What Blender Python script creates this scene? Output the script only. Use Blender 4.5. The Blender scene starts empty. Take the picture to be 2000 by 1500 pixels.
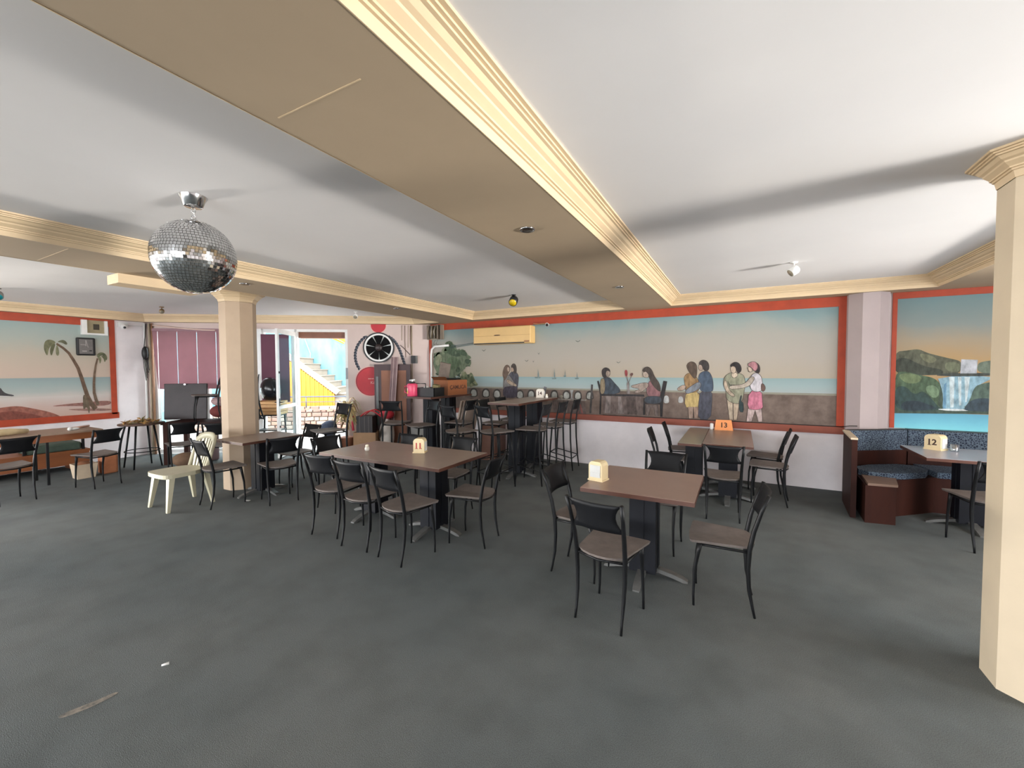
import bpy, bmesh, math, random
from mathutils import Vector, Matrix, Euler

# light settings
EXPOSURE = 1.88
SKY = 4.2
SUN = 1.2
BLIND_T = 0.42
GL_R = ((8.6, 2.4, .25), (1.0, 4.0, 2.2), 330.0)
GL_L = ((-13.6, -1.8, .3), (-4.5, 1.5, 2.4), 230.0)
# window openings outside the view: (from, to, sill, head)
RIGHT_HOLES = [(1.5, 4.45, .5, 2.5)]
BACK_HOLES = [(-9.8, -6.2, .05, 2.5), (-5.9, -2.4, .05, 2.5), (-2.1, 1.4, .05, 2.5)]
LEFT_HOLES = [(-6.0, -3.2, .05, 2.5), (-2.8, .3, .05, 2.5)]

random.seed(7)
SC = bpy.context.scene
COL = SC.collection

# ------------------------------------------------------------------ camera
cam_d = bpy.data.cameras.new('camera')
cam_d.sensor_fit = 'HORIZONTAL'
cam_d.sensor_width = 36.0
cam_d.lens = 36.0 * 815.0 / 2000.0
cam_d.clip_start = 0.05
cam_d.clip_end = 200
cam = bpy.data.objects.new('camera', cam_d)
COL.objects.link(cam)
_a, _p, _r = math.radians(28.5), math.radians(2.1), math.radians(0.24)
_F = Vector((-math.sin(_a) * math.cos(_p), math.cos(_a) * math.cos(_p), -math.sin(_p)))
_R0 = Vector((math.cos(_a), math.sin(_a), 0))
_U0 = _R0.cross(_F)
_R = _R0 * math.cos(_r) - _U0 * math.sin(_r)
_U = _U0 * math.cos(_r) + _R0 * math.sin(_r)
_m = Matrix((_R, _U, -_F)).transposed().to_4x4()
_m.translation = Vector((0, 0, 1.65))
cam.matrix_world = _m
SC.camera = cam

# ------------------------------------------------------------------ daylight
SC.view_settings.view_transform = 'Standard'
SC.view_settings.look = 'None'
SC.view_settings.exposure = EXPOSURE
SC.view_settings.gamma = 1.0
SC.view_settings.use_curve_mapping = False
SC.cycles.use_denoising = True
SC.cycles.max_bounces = 10
SC.cycles.diffuse_bounces = 6
SC.cycles.sample_clamp_indirect = 8.0

world = bpy.data.worlds.new('sky')
SC.world = world
world.use_nodes = True
_bg = world.node_tree.nodes['Background']
_bg.inputs['Color'].default_value = (0.93, 0.96, 1.0, 1)
_bg.inputs['Strength'].default_value = SKY

sun_d = bpy.data.lights.new('sun', 'SUN')
sun_d.energy = SUN
sun_d.angle = math.radians(0.6)
sun_d.color = (1.0, 0.95, 0.86)
sun = bpy.data.objects.new('sun', sun_d)
COL.objects.link(sun)
sun.location = (6, -8, 16)
sun.rotation_euler = Vector((-0.30, 0.36, -0.88)).to_track_quat('-Z', 'Y').to_euler()

def glint(name, loc, target, size, watts, col):
    # unseen area lamp added outside a window, in place of sunlight off paving
    d = bpy.data.lights.new(name, 'AREA'); d.shape = 'RECTANGLE'; d.size = size[0]; d.size_y = size[1]
    d.energy = watts; d.color = col
    o = bpy.data.objects.new(name, d); COL.objects.link(o)
    o.location = loc
    o.rotation_euler = (Vector(target) - Vector(loc)).to_track_quat('-Z', 'Y').to_euler()
glint('added_glint_lamp_right', GL_R[0], GL_R[1], (1.5, .6), GL_R[2], (1.0, .95, .88))
glint('added_glint_lamp_left', GL_L[0], GL_L[1], (1.5, .6), GL_L[2], (1.0, .93, .84))

def portal(loc, direction, w, h):
    d = bpy.data.lights.new('window_portal', 'AREA')
    d.shape = 'RECTANGLE'; d.size = w; d.size_y = h
    d.cycles.is_portal = True
    o = bpy.data.objects.new('window_portal', d)
    COL.objects.link(o)
    o.location = loc
    o.rotation_euler = Vector(direction).to_track_quat('-Z', 'Z').to_euler()

# ------------------------------------------------------------------ materials
def lin(c):
    out = []
    for v in c[:3]:
        v = v / 255.0
        out.append(v / 12.92 if v <= 0.04045 else ((v + 0.055) / 1.055) ** 2.4)
    return (out[0], out[1], out[2], 1.0)

_MC = {}
def mat(name, rgb, rough=0.6, var=0.10, scale=6.0, metal=0.0, bump=0.0, bscale=None, spec=0.5, rgb2=None, stretch=(1, 1, 1), detail=5.0, trans=0.0):
    if name in _MC:
        return _MC[name]
    m = bpy.data.materials.new(name); m.use_nodes = True
    nt = m.node_tree; N = nt.nodes; L = nt.links
    b = N['Principled BSDF']
    b.inputs['Roughness'].default_value = rough
    b.inputs['Metallic'].default_value = metal
    b.inputs['Specular IOR Level'].default_value = spec
    if trans:
        b.inputs['Transmission Weight'].default_value = trans
    tc = N.new('ShaderNodeTexCoord'); mp = N.new('ShaderNodeMapping'); mp.inputs['Scale'].default_value = stretch
    no = N.new('ShaderNodeTexNoise'); no.inputs['Scale'].default_value = scale; no.inputs['Detail'].default_value = detail
    no.inputs['Roughness'].default_value = 0.6
    L.new(tc.outputs['Object'], mp.inputs['Vector']); L.new(mp.outputs['Vector'], no.inputs['Vector'])
    cr = N.new('ShaderNodeValToRGB')
    c = lin(rgb)
    if rgb2 is None:
        lo = tuple(v * (1 - var) for v in c[:3]) + (1,); hi = tuple(min(1, v * (1 + var)) for v in c[:3]) + (1,)
    else:
        lo, hi = c, lin(rgb2)
    cr.color_ramp.elements[0].position = 0.3; cr.color_ramp.elements[0].color = lo
    cr.color_ramp.elements[1].position = 0.7; cr.color_ramp.elements[1].color = hi
    L.new(no.outputs['Fac'], cr.inputs['Fac']); L.new(cr.outputs['Color'], b.inputs['Base Color'])
    if bump:
        n2 = N.new('ShaderNodeTexNoise'); n2.inputs['Scale'].default_value = bscale or scale * 6; n2.inputs['Detail'].default_value = 4
        L.new(tc.outputs['Object'], n2.inputs['Vector'])
        bp = N.new('ShaderNodeBump'); bp.inputs['Strength'].default_value = bump; bp.inputs['Distance'].default_value = 0.01
        L.new(n2.outputs['Fac'], bp.inputs['Height']); L.new(bp.outputs['Normal'], b.inputs['Normal'])
    _MC[name] = m
    return m

def paintmat(rgb):
    g = sum(rgb) / 3.0
    c = [(v * .74 + g * .26) * .86 for v in rgb]
    lo = [v * .80 for v in c]; hi = [min(235, v * 1.12 + 10) for v in c]
    return mat('wall_paint_%d_%d_%d' % tuple(rgb), lo, 0.8, 0, 16.0, rgb2=hi, stretch=(1.6, 1, .7), detail=8.0)

def glassmat(name, tint=(1, 1, 1), refl=0.10):
    if name in _MC: return _MC[name]
    m = bpy.data.materials.new(name); m.use_nodes = True
    nt = m.node_tree; N = nt.nodes; L = nt.links
    N.remove(N['Principled BSDF'])
    t = N.new('ShaderNodeBsdfTransparent'); t.inputs['Color'].default_value = tint + (1,)
    g = N.new('ShaderNodeBsdfGlossy'); g.inputs['Roughness'].default_value = 0.03
    no = N.new('ShaderNodeTexNoise'); no.inputs['Scale'].default_value = 3
    mr = N.new('ShaderNodeMapRange'); mr.inputs['To Min'].default_value = refl * 0.7; mr.inputs['To Max'].default_value = refl * 1.3
    mx = N.new('ShaderNodeMixShader')
    L.new(no.outputs['Fac'], mr.inputs['Value']); L.new(mr.outputs['Result'], mx.inputs['Fac'])
    L.new(t.outputs[0], mx.inputs[1]); L.new(g.outputs[0], mx.inputs[2])
    L.new(mx.outputs[0], N['Material Output'].inputs['Surface'])
    _MC[name] = m
    return m

def gradmat(name, axis, stops, noise=0.12, nscale=2.0, dull=.84):
    """painted picture ground: colour by height on the wall with brushy blotches"""
    m = bpy.data.materials.new(name); m.use_nodes = True
    nt = m.node_tree; N = nt.nodes; L = nt.links
    b = N['Principled BSDF']; b.inputs['Roughness'].default_value = 0.7
    tc = N.new('ShaderNodeTexCoord'); sp = N.new('ShaderNodeSeparateXYZ'); L.new(tc.outputs['Object'], sp.inputs[0])
    no = N.new('ShaderNodeTexNoise'); no.inputs['Scale'].default_value = nscale; no.inputs['Detail'].default_value = 8
    no.inputs['Roughness'].default_value = .62; no.inputs['Distortion'].default_value = .6
    L.new(tc.outputs['Object'], no.inputs['Vector'])
    z0, z1 = stops[0][0], stops[-1][0]
    mr = N.new('ShaderNodeMapRange'); mr.inputs['From Min'].default_value = z0; mr.inputs['From Max'].default_value = z1
    L.new(sp.outputs['Z'], mr.inputs['Value'])
    ma = N.new('ShaderNodeMath'); ma.operation = 'MULTIPLY_ADD'; ma.inputs[1].default_value = noise; ma.inputs[2].default_value = -noise / 2
    L.new(no.outputs['Fac'], ma.inputs[0])
    ad = N.new('ShaderNodeMath'); ad.operation = 'ADD'; L.new(mr.outputs['Result'], ad.inputs[0]); L.new(ma.outputs[0], ad.inputs[1])
    cr = N.new('ShaderNodeValToRGB'); e = cr.color_ramp.elements
    stops = [(z, [(v * .82 + sum(c) / 3 * .18) * dull for v in c]) for z, c in stops]
    e[0].position = 0; e[0].color = lin(stops[0][1]); e[1].position = 1; e[1].color = lin(stops[-1][1])
    for z, c in stops[1:-1]:
        k = e.new((z - z0) / (z1 - z0)); k.color = lin(c)
    L.new(ad.outputs[0], cr.inputs['Fac']); L.new(cr.outputs['Color'], b.inputs['Base Color'])
    return m

# ------------------------------------------------------------------ mesh helpers
class MB:
    def __init__(s):
        s.v = []; s.f = []; s.mi = []; s.mats = []; s.sm = []
    def _m(s, m):
        if m is None: return 0
        if m not in s.mats: s.mats.append(m)
        return s.mats.index(m)
    def add(s, verts, faces, m=None, smooth=False):
        k = len(s.v); i = s._m(m)
        s.v += [tuple(v) for v in verts]
        for f in faces:
            s.f.append(tuple(k + a for a in f)); s.mi.append(i); s.sm.append(smooth)
        return s
    def box(s, c, d, rot=None, m=None, bevel=0.0):
        x, y, z = d[0] / 2, d[1] / 2, d[2] / 2
        if bevel:
            bm = bmesh.new(); bmesh.ops.create_cube(bm, size=1)
            for v in bm.verts: v.co = Vector((v.co.x * d[0], v.co.y * d[1], v.co.z * d[2]))
            bmesh.ops.bevel(bm, geom=bm.edges[:], offset=bevel, segments=2, affect='EDGES', profile=0.5)
            vs = [v.co.copy() for v in bm.verts]; bm.verts.index_update(); fs = [[v.index for v in f.verts] for f in bm.faces]; bm.free()
        else:
            vs = [Vector(p) for p in ((-x, -y, -z), (x, -y, -z), (x, y, -z), (-x, y, -z), (-x, -y, z), (x, -y, z), (x, y, z), (-x, y, z))]
            fs = [(0, 3, 2, 1), (4, 5, 6, 7), (0, 1, 5, 4), (1, 2, 6, 5), (2, 3, 7, 6), (3, 0, 4, 7)]
        if rot is not None:
            R = Euler(rot).to_matrix(); vs = [R @ v for v in vs]
        c = Vector(c)
        return s.add([v + c for v in vs], fs, m)
    def span(s, a, b, m=None, bevel=0.0):
        return s.box([(a[i] + b[i]) / 2 for i in range(3)], [abs(b[i] - a[i]) for i in range(3)], None, m, bevel)
    def prism(s, poly, z0, z1, m=None):
        n = len(poly)
        vs = [(p[0], p[1], z0) for p in poly] + [(p[0], p[1], z1) for p in poly]
        fs = [tuple(range(n))[::-1], tuple(range(n, 2 * n))] + [(i, (i + 1) % n, n + (i + 1) % n, n + i) for i in range(n)]
        return s.add(vs, fs, m)
    def tube(s, path, rad, n=8, m=None, cap=True):
        P = [Vector(p) for p in path]
        if not isinstance(rad, (list, tuple)): rad = [rad] * len(P)
        vs = []; fs = []
        ref = None
        for i, p in enumerate(P):
            t = (P[min(i + 1, len(P) - 1)] - P[max(i - 1, 0)]).normalized()
            if ref is None:
                ref = Vector((0, 0, 1)) if abs(t.z) < 0.9 else Vector((1, 0, 0))
            u = t.cross(ref).normalized(); w = u.cross(t).normalized(); ref = w if False else ref
            for k in range(n):
                a = 2 * math.pi * k / n
                vs.append(p + (u * math.cos(a) + w * math.sin(a)) * rad[i])
        for i in range(len(P) - 1):
            for k in range(n):
                fs.append((i * n + k, i * n + (k + 1) % n, (i + 1) * n + (k + 1) % n, (i + 1) * n + k))
        if cap:
            fs.append(tuple(range(n))[::-1]); fs.append(tuple((len(P) - 1) * n + k for k in range(n)))
        return s.add(vs, fs, m, True)
    def lathe(s, prof, n=24, c=(0, 0, 0), m=None, rot=None, smooth=True):
        vs = []; fs = []
        R = Euler(rot).to_matrix() if rot is not None else None
        c = Vector(c)
        for r, z in prof:
            for k in range(n):
                a = 2 * math.pi * k / n
                v = Vector((r * math.cos(a), r * math.sin(a), z))
                if R: v = R @ v
                vs.append(v + c)
        for i in range(len(prof) - 1):
            for k in range(n):
                fs.append((i * n + k, i * n + (k + 1) % n, (i + 1) * n + (k + 1) % n, (i + 1) * n + k))
        fs.append(tuple(range(n))[::-1]); fs.append(tuple((len(prof) - 1) * n + k for k in range(n)))
        return s.add(vs, fs, m, smooth)
    def sphere(s, c, r, nu=16, nv=10, m=None, sc=(1, 1, 1)):
        prof = []
        for i in range(nv + 1):
            t = math.pi * i / nv
            prof.append((max(1e-4, r * math.sin(t)), -r * math.cos(t)))
        b = MB(); b.lathe(prof, nu)
        return s.add([(c[0] + v[0] * sc[0], c[1] + v[1] * sc[1], c[2] + v[2] * sc[2]) for v in b.v], b.f, m, True)
    def sweep(s, path, prof, closed=False, m=None):
        """path: xy points; prof: (d, z) with d measured to the LEFT of travel; mitred"""
        n = len(path); P = [Vector((p[0], p[1])) for p in path]; k = len(prof)
        vs = []; fs = []
        for i in range(n):
            if closed or 0 < i < n - 1:
                a = (P[i] - P[i - 1]).normalized(); b = (P[(i + 1) % n] - P[i]).normalized()
            elif i == 0:
                a = b = (P[1] - P[0]).normalized()
            else:
                a = b = (P[-1] - P[-2]).normalized()
            na = Vector((-a.y, a.x)); nb = Vector((-b.y, b.x))
            mt = (na + nb).normalized(); mt = mt / max(0.2, mt.dot(na))
            for d, z in prof:
                q = P[i] + mt * d; vs.append((q.x, q.y, z))
        for i in range(n if closed else n - 1):
            j = (i + 1) % n
            for q in range(k - 1):
                fs.append((i * k + q, j * k + q, j * k + q + 1, i * k + q + 1))
        return s.add(vs, fs, m)
    def build(s, name, m=None, parent=None, smooth=None, loc=None, rotz=None):
        me = bpy.data.meshes.new(name)
        me.from_pydata([tuple(v) for v in s.v], [], s.f)
        if m is not None and not s.mats:
            me.materials.append(m)
        else:
            for q in s.mats: me.materials.append(q)
            me.polygons.foreach_set('material_index', s.mi)
        sm = [bool(x) for x in s.sm] if smooth is None else [smooth] * len(s.f)
        me.polygons.foreach_set('use_smooth', sm)
        me.update()
        o = bpy.data.objects.new(name, me); COL.objects.link(o)
        if parent is not None: o.parent = parent
        if loc is not None: o.location = loc
        if rotz is not None: o.rotation_euler = (0, 0, rotz)
        return o

def tag(o, label, cat, group=None):
    o['label'] = label; o['category'] = cat
    if group: o['group'] = group
    return o
def struct(o):
    o['kind'] = 'structure'
    return o
def thing(name, label, cat, loc=(0, 0, 0), rotz=0.0, group=None):
    o = bpy.data.objects.new(name, None); COL.objects.link(o)
    o.empty_display_size = 0.1
    o.location = loc; o.rotation_euler = (0, 0, rotz)
    return tag(o, label, cat, group)
def copy_tree(o, parent=None):
    c = o.copy(); COL.objects.link(c)
    if parent is not None: c.parent = parent
    for ch in list(o.children): copy_tree(ch, c)
    return c
def chaikin(p, it):
    for _ in range(it):
        q = []
        for i in range(len(p)):
            a, b = p[i], p[(i + 1) % len(p)]
            q.append((a[0] * .75 + b[0] * .25, a[1] * .75 + b[1] * .25)); q.append((a[0] * .25 + b[0] * .75, a[1] * .25 + b[1] * .75))
        p = q
    return p
def text_mesh(name, body, size, m, parent, loc, rot, ext=0.0008, bold=0.0, xs=1.0):
    cu = bpy.data.curves.new(name, 'FONT'); cu.body = body; cu.size = size; cu.extrude = ext; cu.offset = bold
    cu.align_x = 'CENTER'; cu.align_y = 'CENTER'; cu.resolution_u = 3
    t = bpy.data.objects.new('tmp_text', cu); COL.objects.link(t)
    dg = bpy.context.evaluated_depsgraph_get()
    me = bpy.data.meshes.new_from_object(t.evaluated_get(dg))
    bpy.data.objects.remove(t)
    me.name = name; me.materials.clear(); me.materials.append(m)
    for v in me.vertices: v.co.x *= xs
    o = bpy.data.objects.new(name, me); COL.objects.link(o)
    if parent is not None: o.parent = parent
    o.location = loc; o.rotation_euler = rot
    return o
# ------------------------------------------------------------------ room constants (metres)
YW = 6.93            # wall with the long seaside mural
XP = -10.2           # wall with the palm mural
ZS, ZC = 2.58, 2.715 # soffit and coffer ceiling
XR, YB = 4.6, -6.5   # window walls outside the view
P0 = Vector((-5.74, 6.93)); P1 = Vector((-10.2, 3.75))
DU = (P1 - P0).normalized(); DN = Vector((DU.y, -DU.x))   # along the entrance wall / outwards
def W(u, v, z=0.0):
    q = P0 + DU * u + DN * v
    return Vector((q.x, q.y, z))
ANG = math.atan2(DU.y, DU.x)
def wbox(mb, u0, u1, v0, v1, z0, z1, m=None):
    c = W((u0 + u1) / 2, (v0 + v1) / 2, (z0 + z1) / 2)
    return mb.box(c, (abs(u1 - u0), abs(v1 - v0), z1 - z0), (0, 0, ANG), m)

M_wall = mat('white_wall_paint', (234, 227, 228), 0.8, 0.06, 3.0, bump=0.05, bscale=60)
M_pier = mat('pinkish_pier_paint', (178, 164, 162), 0.8, 0.05, 2.0)
M_col2 = mat('warm_beige_column_paint', (184, 162, 138), 0.65, 0.06, 3.0, bump=0.04, bscale=50)
M_wallpink = mat('pale_pink_wall_paint', (204, 186, 180), 0.8, 0.06, 2.0, bump=0.05, bscale=60)
M_cream = mat('cream_column_paint', (200, 184, 158), 0.65, 0.05, 3.0, bump=0.04, bscale=50)
M_corn = mat('cream_cornice_paint', (214, 190, 154), 0.55, 0.04, 5.0)
M_soff = mat('beige_soffit_paint', (178, 158, 132), 0.7, 0.05, 1.2, bump=0.03, bscale=40)
M_ceil = mat('white_ceiling_paint', (230, 228, 227), 0.6, 0.03, 0.8, bump=0.02, bscale=30)
M_orange = mat('orange_red_border_paint', (166, 60, 26), 0.55, 0.14, 6.0)
M_white = mat('white_painted_metal', (228, 228, 226), 0.4, 0.04, 8)
M_black = mat('black_metal', (17, 18, 20), 0.42, 0.2, 20, spec=.3)
M_blackp = mat('black_plastic', (22, 22, 24), 0.45, 0.2, 20)
M_seat = mat('dusty_taupe_seat', (112, 103, 98), 0.6, 0.14, 18, spec=.3)
M_backrest = mat('black_backrest', (20, 21, 24), 0.5, 0.2, 12, spec=.25)
M_chrome = mat('chrome', (200, 200, 200), 0.15, 0.05, 10, metal=1.0)

# carpet
def carpet():
    m = bpy.data.materials.new('grey_carpet'); m.use_nodes = True
    nt = m.node_tree; N = nt.nodes; L = nt.links; b = N['Principled BSDF']
    b.inputs['Roughness'].default_value = 0.95; b.inputs['Specular IOR Level'].default_value = 0.1
    tc = N.new('ShaderNodeTexCoord')
    def noise(s, d):
        n = N.new('ShaderNodeTexNoise'); n.inputs['Scale'].default_value = s; n.inputs['Detail'].default_value = d
        L.new(tc.outputs['Object'], n.inputs['Vector']); return n
    n1 = noise(0.55, 5); n2 = noise(260, 2); n3 = noise(3.5, 6)
    r1 = N.new('ShaderNodeValToRGB'); r1.color_ramp.elements[0].position = .35; r1.color_ramp.elements[1].position = .7
    r1.color_ramp.elements[0].color = lin((97, 103, 104)); r1.color_ramp.elements[1].color = lin((114, 117, 115))
    r2 = N.new('ShaderNodeValToRGB'); r2.color_ramp.elements[0].position = .3; r2.color_ramp.elements[1].position = .75
    r2.color_ramp.elements[0].color = (.62, .62, .62, 1); r2.color_ramp.elements[1].color = (1.25, 1.25, 1.25, 1)
    r3 = N.new('ShaderNodeValToRGB'); r3.color_ramp.elements[0].position = .28; r3.color_ramp.elements[1].position = .6
    r3.color_ramp.elements[0].color = (.86, .855, .85, 1); r3.color_ramp.elements[1].color = (1.04, 1.04, 1.04, 1)
    L.new(n1.outputs['Fac'], r1.inputs['Fac']); L.new(n2.outputs['Fac'], r2.inputs['Fac']); L.new(n3.outputs['Fac'], r3.inputs['Fac'])
    a = N.new('ShaderNodeMix'); a.data_type = 'RGBA'; a.blend_type = 'MULTIPLY'; a.inputs[0].default_value = 1
    c = N.new('ShaderNodeMix'); c.data_type = 'RGBA'; c.blend_type = 'MULTIPLY'; c.inputs[0].default_value = 1
    L.new(r1.outputs['Color'], a.inputs[6]); L.new(r2.outputs['Color'], a.inputs[7])
    L.new(a.outputs[2], c.inputs[6]); L.new(r3.outputs['Color'], c.inputs[7]); L.new(c.outputs[2], b.inputs['Base Color'])
    bp = N.new('ShaderNodeBump'); bp.inputs['Strength'].default_value = .5; bp.inputs['Distance'].default_value = .006
    L.new(n2.outputs['Fac'], bp.inputs['Height']); L.new(bp.outputs['Normal'], b.inputs['Normal'])
    return m
ROOM = [(XP, YB), (XR, YB), (XR, YW), (P0.x, P0.y), (P1.x, P1.y)]
floor = struct(MB().prism(ROOM, -0.12, 0.0).build('floor', carpet()))
# worn patch in the carpet
wp = MB()
patch = chaikin([(-2.84, .66), (-2.80, .66), (-2.765, .76), (-2.76, .86), (-2.785, .86), (-2.80, .78)], 2)
wp.prism(patch, 0.0005, 0.002)
wp.build('worn_patch', mat('bare_backing', (150, 140, 126), .9, .0, 30, rgb2=(84, 82, 80)), floor)

# ------------------------------------------------------------------ walls
def wall_x(name, y0, y1, x0, x1, holes, m, z1=2.72):
    """wall along x between y0..y1 thick, with holes (xa, xb, za, zb)"""
    mb = MB(); xs = x0
    for xa, xb, za, zb in sorted(holes):
        if xa > xs: mb.span((xs, y0, 0), (xa, y1, z1))
        if za > 0: mb.span((xa, y0, 0), (xb, y1, za))
        mb.span((xa, y0, zb), (xb, y1, z1)); xs = xb
    if xs < x1: mb.span((xs, y0, 0), (x1, y1, z1))
    return struct(mb.build(name, m))
def wall_y(name, x0, x1, y0, y1, holes, m, z1=2.72):
    mb = MB(); ys = y0
    for ya, yb, za, zb in sorted(holes):
        if ya > ys: mb.span((x0, ys, 0), (x1, ya, z1))
        if za > 0: mb.span((x0, ya, 0), (x1, yb, za))
        mb.span((x0, ya, zb), (x1, yb, z1)); ys = yb
    if ys < y1: mb.span((x0, ys, 0), (x1, y1, z1))
    return struct(mb.build(name, m))
wall_mural = wall_x('wall_far', YW, YW + .2, P0.x - .2, XR, [], M_wall)
wall_left = wall_y('wall_left', XP - .2, XP, YB, P1.y + .1, LEFT_HOLES, M_wall)
wall_right = wall_y('wall_right', XR, XR + .2, YB, YW, RIGHT_HOLES, M_wall)
wall_back = wall_x('wall_back', YB - .2, YB, XP, XR, BACK_HOLES, M_wall)
for ya, yb, za, zb in RIGHT_HOLES: portal((XR + .05, (ya + yb) / 2, (za + zb) / 2), (-1, 0, 0), yb - ya, zb - za)
for ya, yb, za, zb in LEFT_HOLES: portal((XP - .05, (ya + yb) / 2, (za + zb) / 2), (1, 0, 0), yb - ya, zb - za)
for xa, xb, za, zb in BACK_HOLES: portal(((xa + xb) / 2, YB - .05, (za + zb) / 2), (0, 1, 0), xb - xa, zb - za)
_n = 3
def win_frame(a, b, axis):
    global _n
    mb = MB(); w = .05
    (x0, y0, z0), (x1, y1, z1) = a, b
    L = (y1 - y0) if axis == 'y' else (x1 - x0)
    def bar(s0, s1, q0, q1):
        if axis == 'y': mb.span((x0, y0 + s0, q0), (x1, y0 + s1, q1))
        else: mb.span((x0 + s0, y0, q0), (x0 + s1, y1, q1))
    bar(0, L, z0, z0 + w); bar(0, L, z1 - w, z1); bar(0, w, z0, z1); bar(L - w, L, z0, z1)
    k = max(1, round(L / 1.3))
    for i in range(1, k): bar(L * i / k - w / 2, L * i / k + w / 2, z0, z1)
    struct(mb.build('window_%d' % _n, M_white)); _n += 1
for ya, yb, za, zb in RIGHT_HOLES: win_frame((XR + .06, ya, za), (XR + .12, yb, zb), 'y')
for ya, yb, za, zb in LEFT_HOLES: win_frame((XP - .12, ya, za), (XP - .06, yb, zb), 'y')
for xa, xb, za, zb in BACK_HOLES: win_frame((xa, YB - .12, za), (xb, YB - .06, zb), 'x')

# entrance wall, runs at a slant between the two painted walls
UD0, UD1 = 1.66, 2.70
mb = MB()
wbox(mb, -.05, UD0, 0, .16, 0, 2.66); wbox(mb, UD0, 5.5, 0, .16, 2.47, 2.66); wbox(mb, 5.32, 5.56, 0, .16, 0, 2.66)
wall_ent = struct(mb.build('wall_entrance', M_wallpink))
portal(W((UD0 + UD1) / 2, .2, 1.25), tuple(-DN) + (0,), UD1 - UD0, 2.4)
portal(W(4.0, .2, 1.25), tuple(-DN) + (0,), 2.5, 2.4)

# door: white frame, glazed leaf swung inwards
door = struct(bpy.data.objects.new('door_1', None)); COL.objects.link(door)
mb = MB()
wbox(mb, UD0, UD0 + .05, .0, .12, 0, 2.47); wbox(mb, UD1 - .05, UD1 + .02, .0, .12, 0, 2.47); wbox(mb, UD0, UD1, .0, .12, 2.42, 2.47)
mb.build('door_frame', M_white, door)
mb = MB(); wbox(mb, UD0 + .05, UD1 - .05, .1, .3, 2.30, 2.42)
mb.build('shutter_box', mat('brown_shutter_box', (128, 84, 66), .5, .1, 5), door)
leaf = struct(bpy.data.objects.new('door_2', None)); COL.objects.link(leaf)
leaf.location = W(UD1 - .02, -.03, 0); leaf.rotation_euler = (0, 0, math.atan2(-DN.y, -DN.x))
LW = .86
mb = MB()
mb.span((0, -.02, .02), (.07, .02, 2.40)); mb.span((LW - .07, -.02, .02), (LW, .02, 2.40)); mb.span((0.07, -.02, .02), (LW - .07, .02, .16)); mb.span((0.07, -.02, 2.32), (LW - .07, .02, 2.40))
mb.span((0.07, -.02, .92), (LW - .07, .02, .98))
mb.build('stile_frame', M_white, leaf)
mb = MB(); mb.span((.07, -.004, .16), (LW - .07, .004, .92)); mb.build('glass_pane', glassmat('pale_door_glass', (.88, .96, .98), .025), leaf)
mb = MB(); mb.span((.07, -.004, .98), (LW - .07, .004, 2.32)); mb.build('glass_pane', glassmat('pale_door_glass'), leaf)
mb = MB()
for sgn in (-1, 1):
    mb.tube([(LW - .035, sgn * .02, 1.05), (LW - .035, sgn * .06, 1.05), (LW - .14, sgn * .06, 1.05)], .009, 8)
mb.span((LW - .055, -.024, .98), (LW - .015, .024, 1.12))
mb.build('handle', M_blackp, leaf)
for z in (.6, 1.6):
    mb = MB(); mb.tube([(LW - .03, .025, z - .02), (LW - .03, .025, z + .02)], .012, 8); mb.build('latch', M_blackp, leaf)
lock = MB(); wbox(lock, UD0 + .005, UD0 + .045, -.012, 0, 1.45, 1.68); lock.build('lock_plate', mat('grey_lock', (120, 120, 122), .4, .1, 10, metal=.6), door)

# glazed wall left of the door
U2, U3, U4 = 2.72, 3.37, 5.32
for nm, a, b in (('window_1', U2, U3 - .03), ('window_2', U3 + .03, U4)):
    w = struct(bpy.data.objects.new(nm, None)); COL.objects.link(w)
    mb = MB()
    wbox(mb, a, b, .02, .1, 2.40, 2.47); wbox(mb, a, b, .02, .1, 0, .08); wbox(mb, a, a + .05, .02, .1, .08, 2.4); wbox(mb, b - .05, b, .02, .1, .08, 2.4)
    if b - a > 1: wbox(mb, (a + b) / 2 - .025, (a + b) / 2 + .025, .02, .1, .08, 2.4)
    mb.build('window_frame', M_white, w)
    segs = [(a + .05, b - .05)] if b - a < 1 else [(a + .05, (a + b) / 2 - .025), ((a + b) / 2 + .025, b - .05)]
    for s0, s1 in segs:
        g = MB(); wbox(g, s0, s1, .055, .063, .08, 2.4); g.build('glass_pane', glassmat('window_glass', (.95, .98, .98), .08), w)
pm = MB(); wbox(pm, U3 - .05, U3 + .05, -.03, .12, 0, 2.47); struct(pm.build('trim_1', M_white))

# mauve vertical blinds
def blindmat(name, rgb, tr):
    m = bpy.data.materials.new(name); m.use_nodes = True
    nt = m.node_tree; N = nt.nodes; L = nt.links; N.remove(N['Principled BSDF'])
    d = N.new('ShaderNodeBsdfDiffuse'); t = N.new('ShaderNodeBsdfTranslucent'); mx = N.new('ShaderNodeMixShader'); mx.inputs[0].default_value = tr
    tc = N.new('ShaderNodeTexCoord'); no = N.new('ShaderNodeTexNoise'); no.inputs['Scale'].default_value = 4; L.new(tc.outputs['Object'], no.inputs['Vector'])
    cr = N.new('ShaderNodeValToRGB'); c = lin(rgb)
    cr.color_ramp.elements[0].color = tuple(v * .9 for v in c[:3]) + (1,); cr.color_ramp.elements[1].color = tuple(v * 1.1 for v in c[:3]) + (1,)
    L.new(no.outputs['Fac'], cr.inputs['Fac']); L.new(cr.outputs['Color'], d.inputs['Color']); L.new(cr.outputs['Color'], t.inputs['Color'])
    L.new(d.outputs[0], mx.inputs[1]); L.new(t.outputs[0], mx.inputs[2]); L.new(mx.outputs[0], N['Material Output'].inputs['Surface'])
    return m
M_blind = blindmat('mauve_blind_fabric', (176, 138, 145), BLIND_T)
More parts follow.
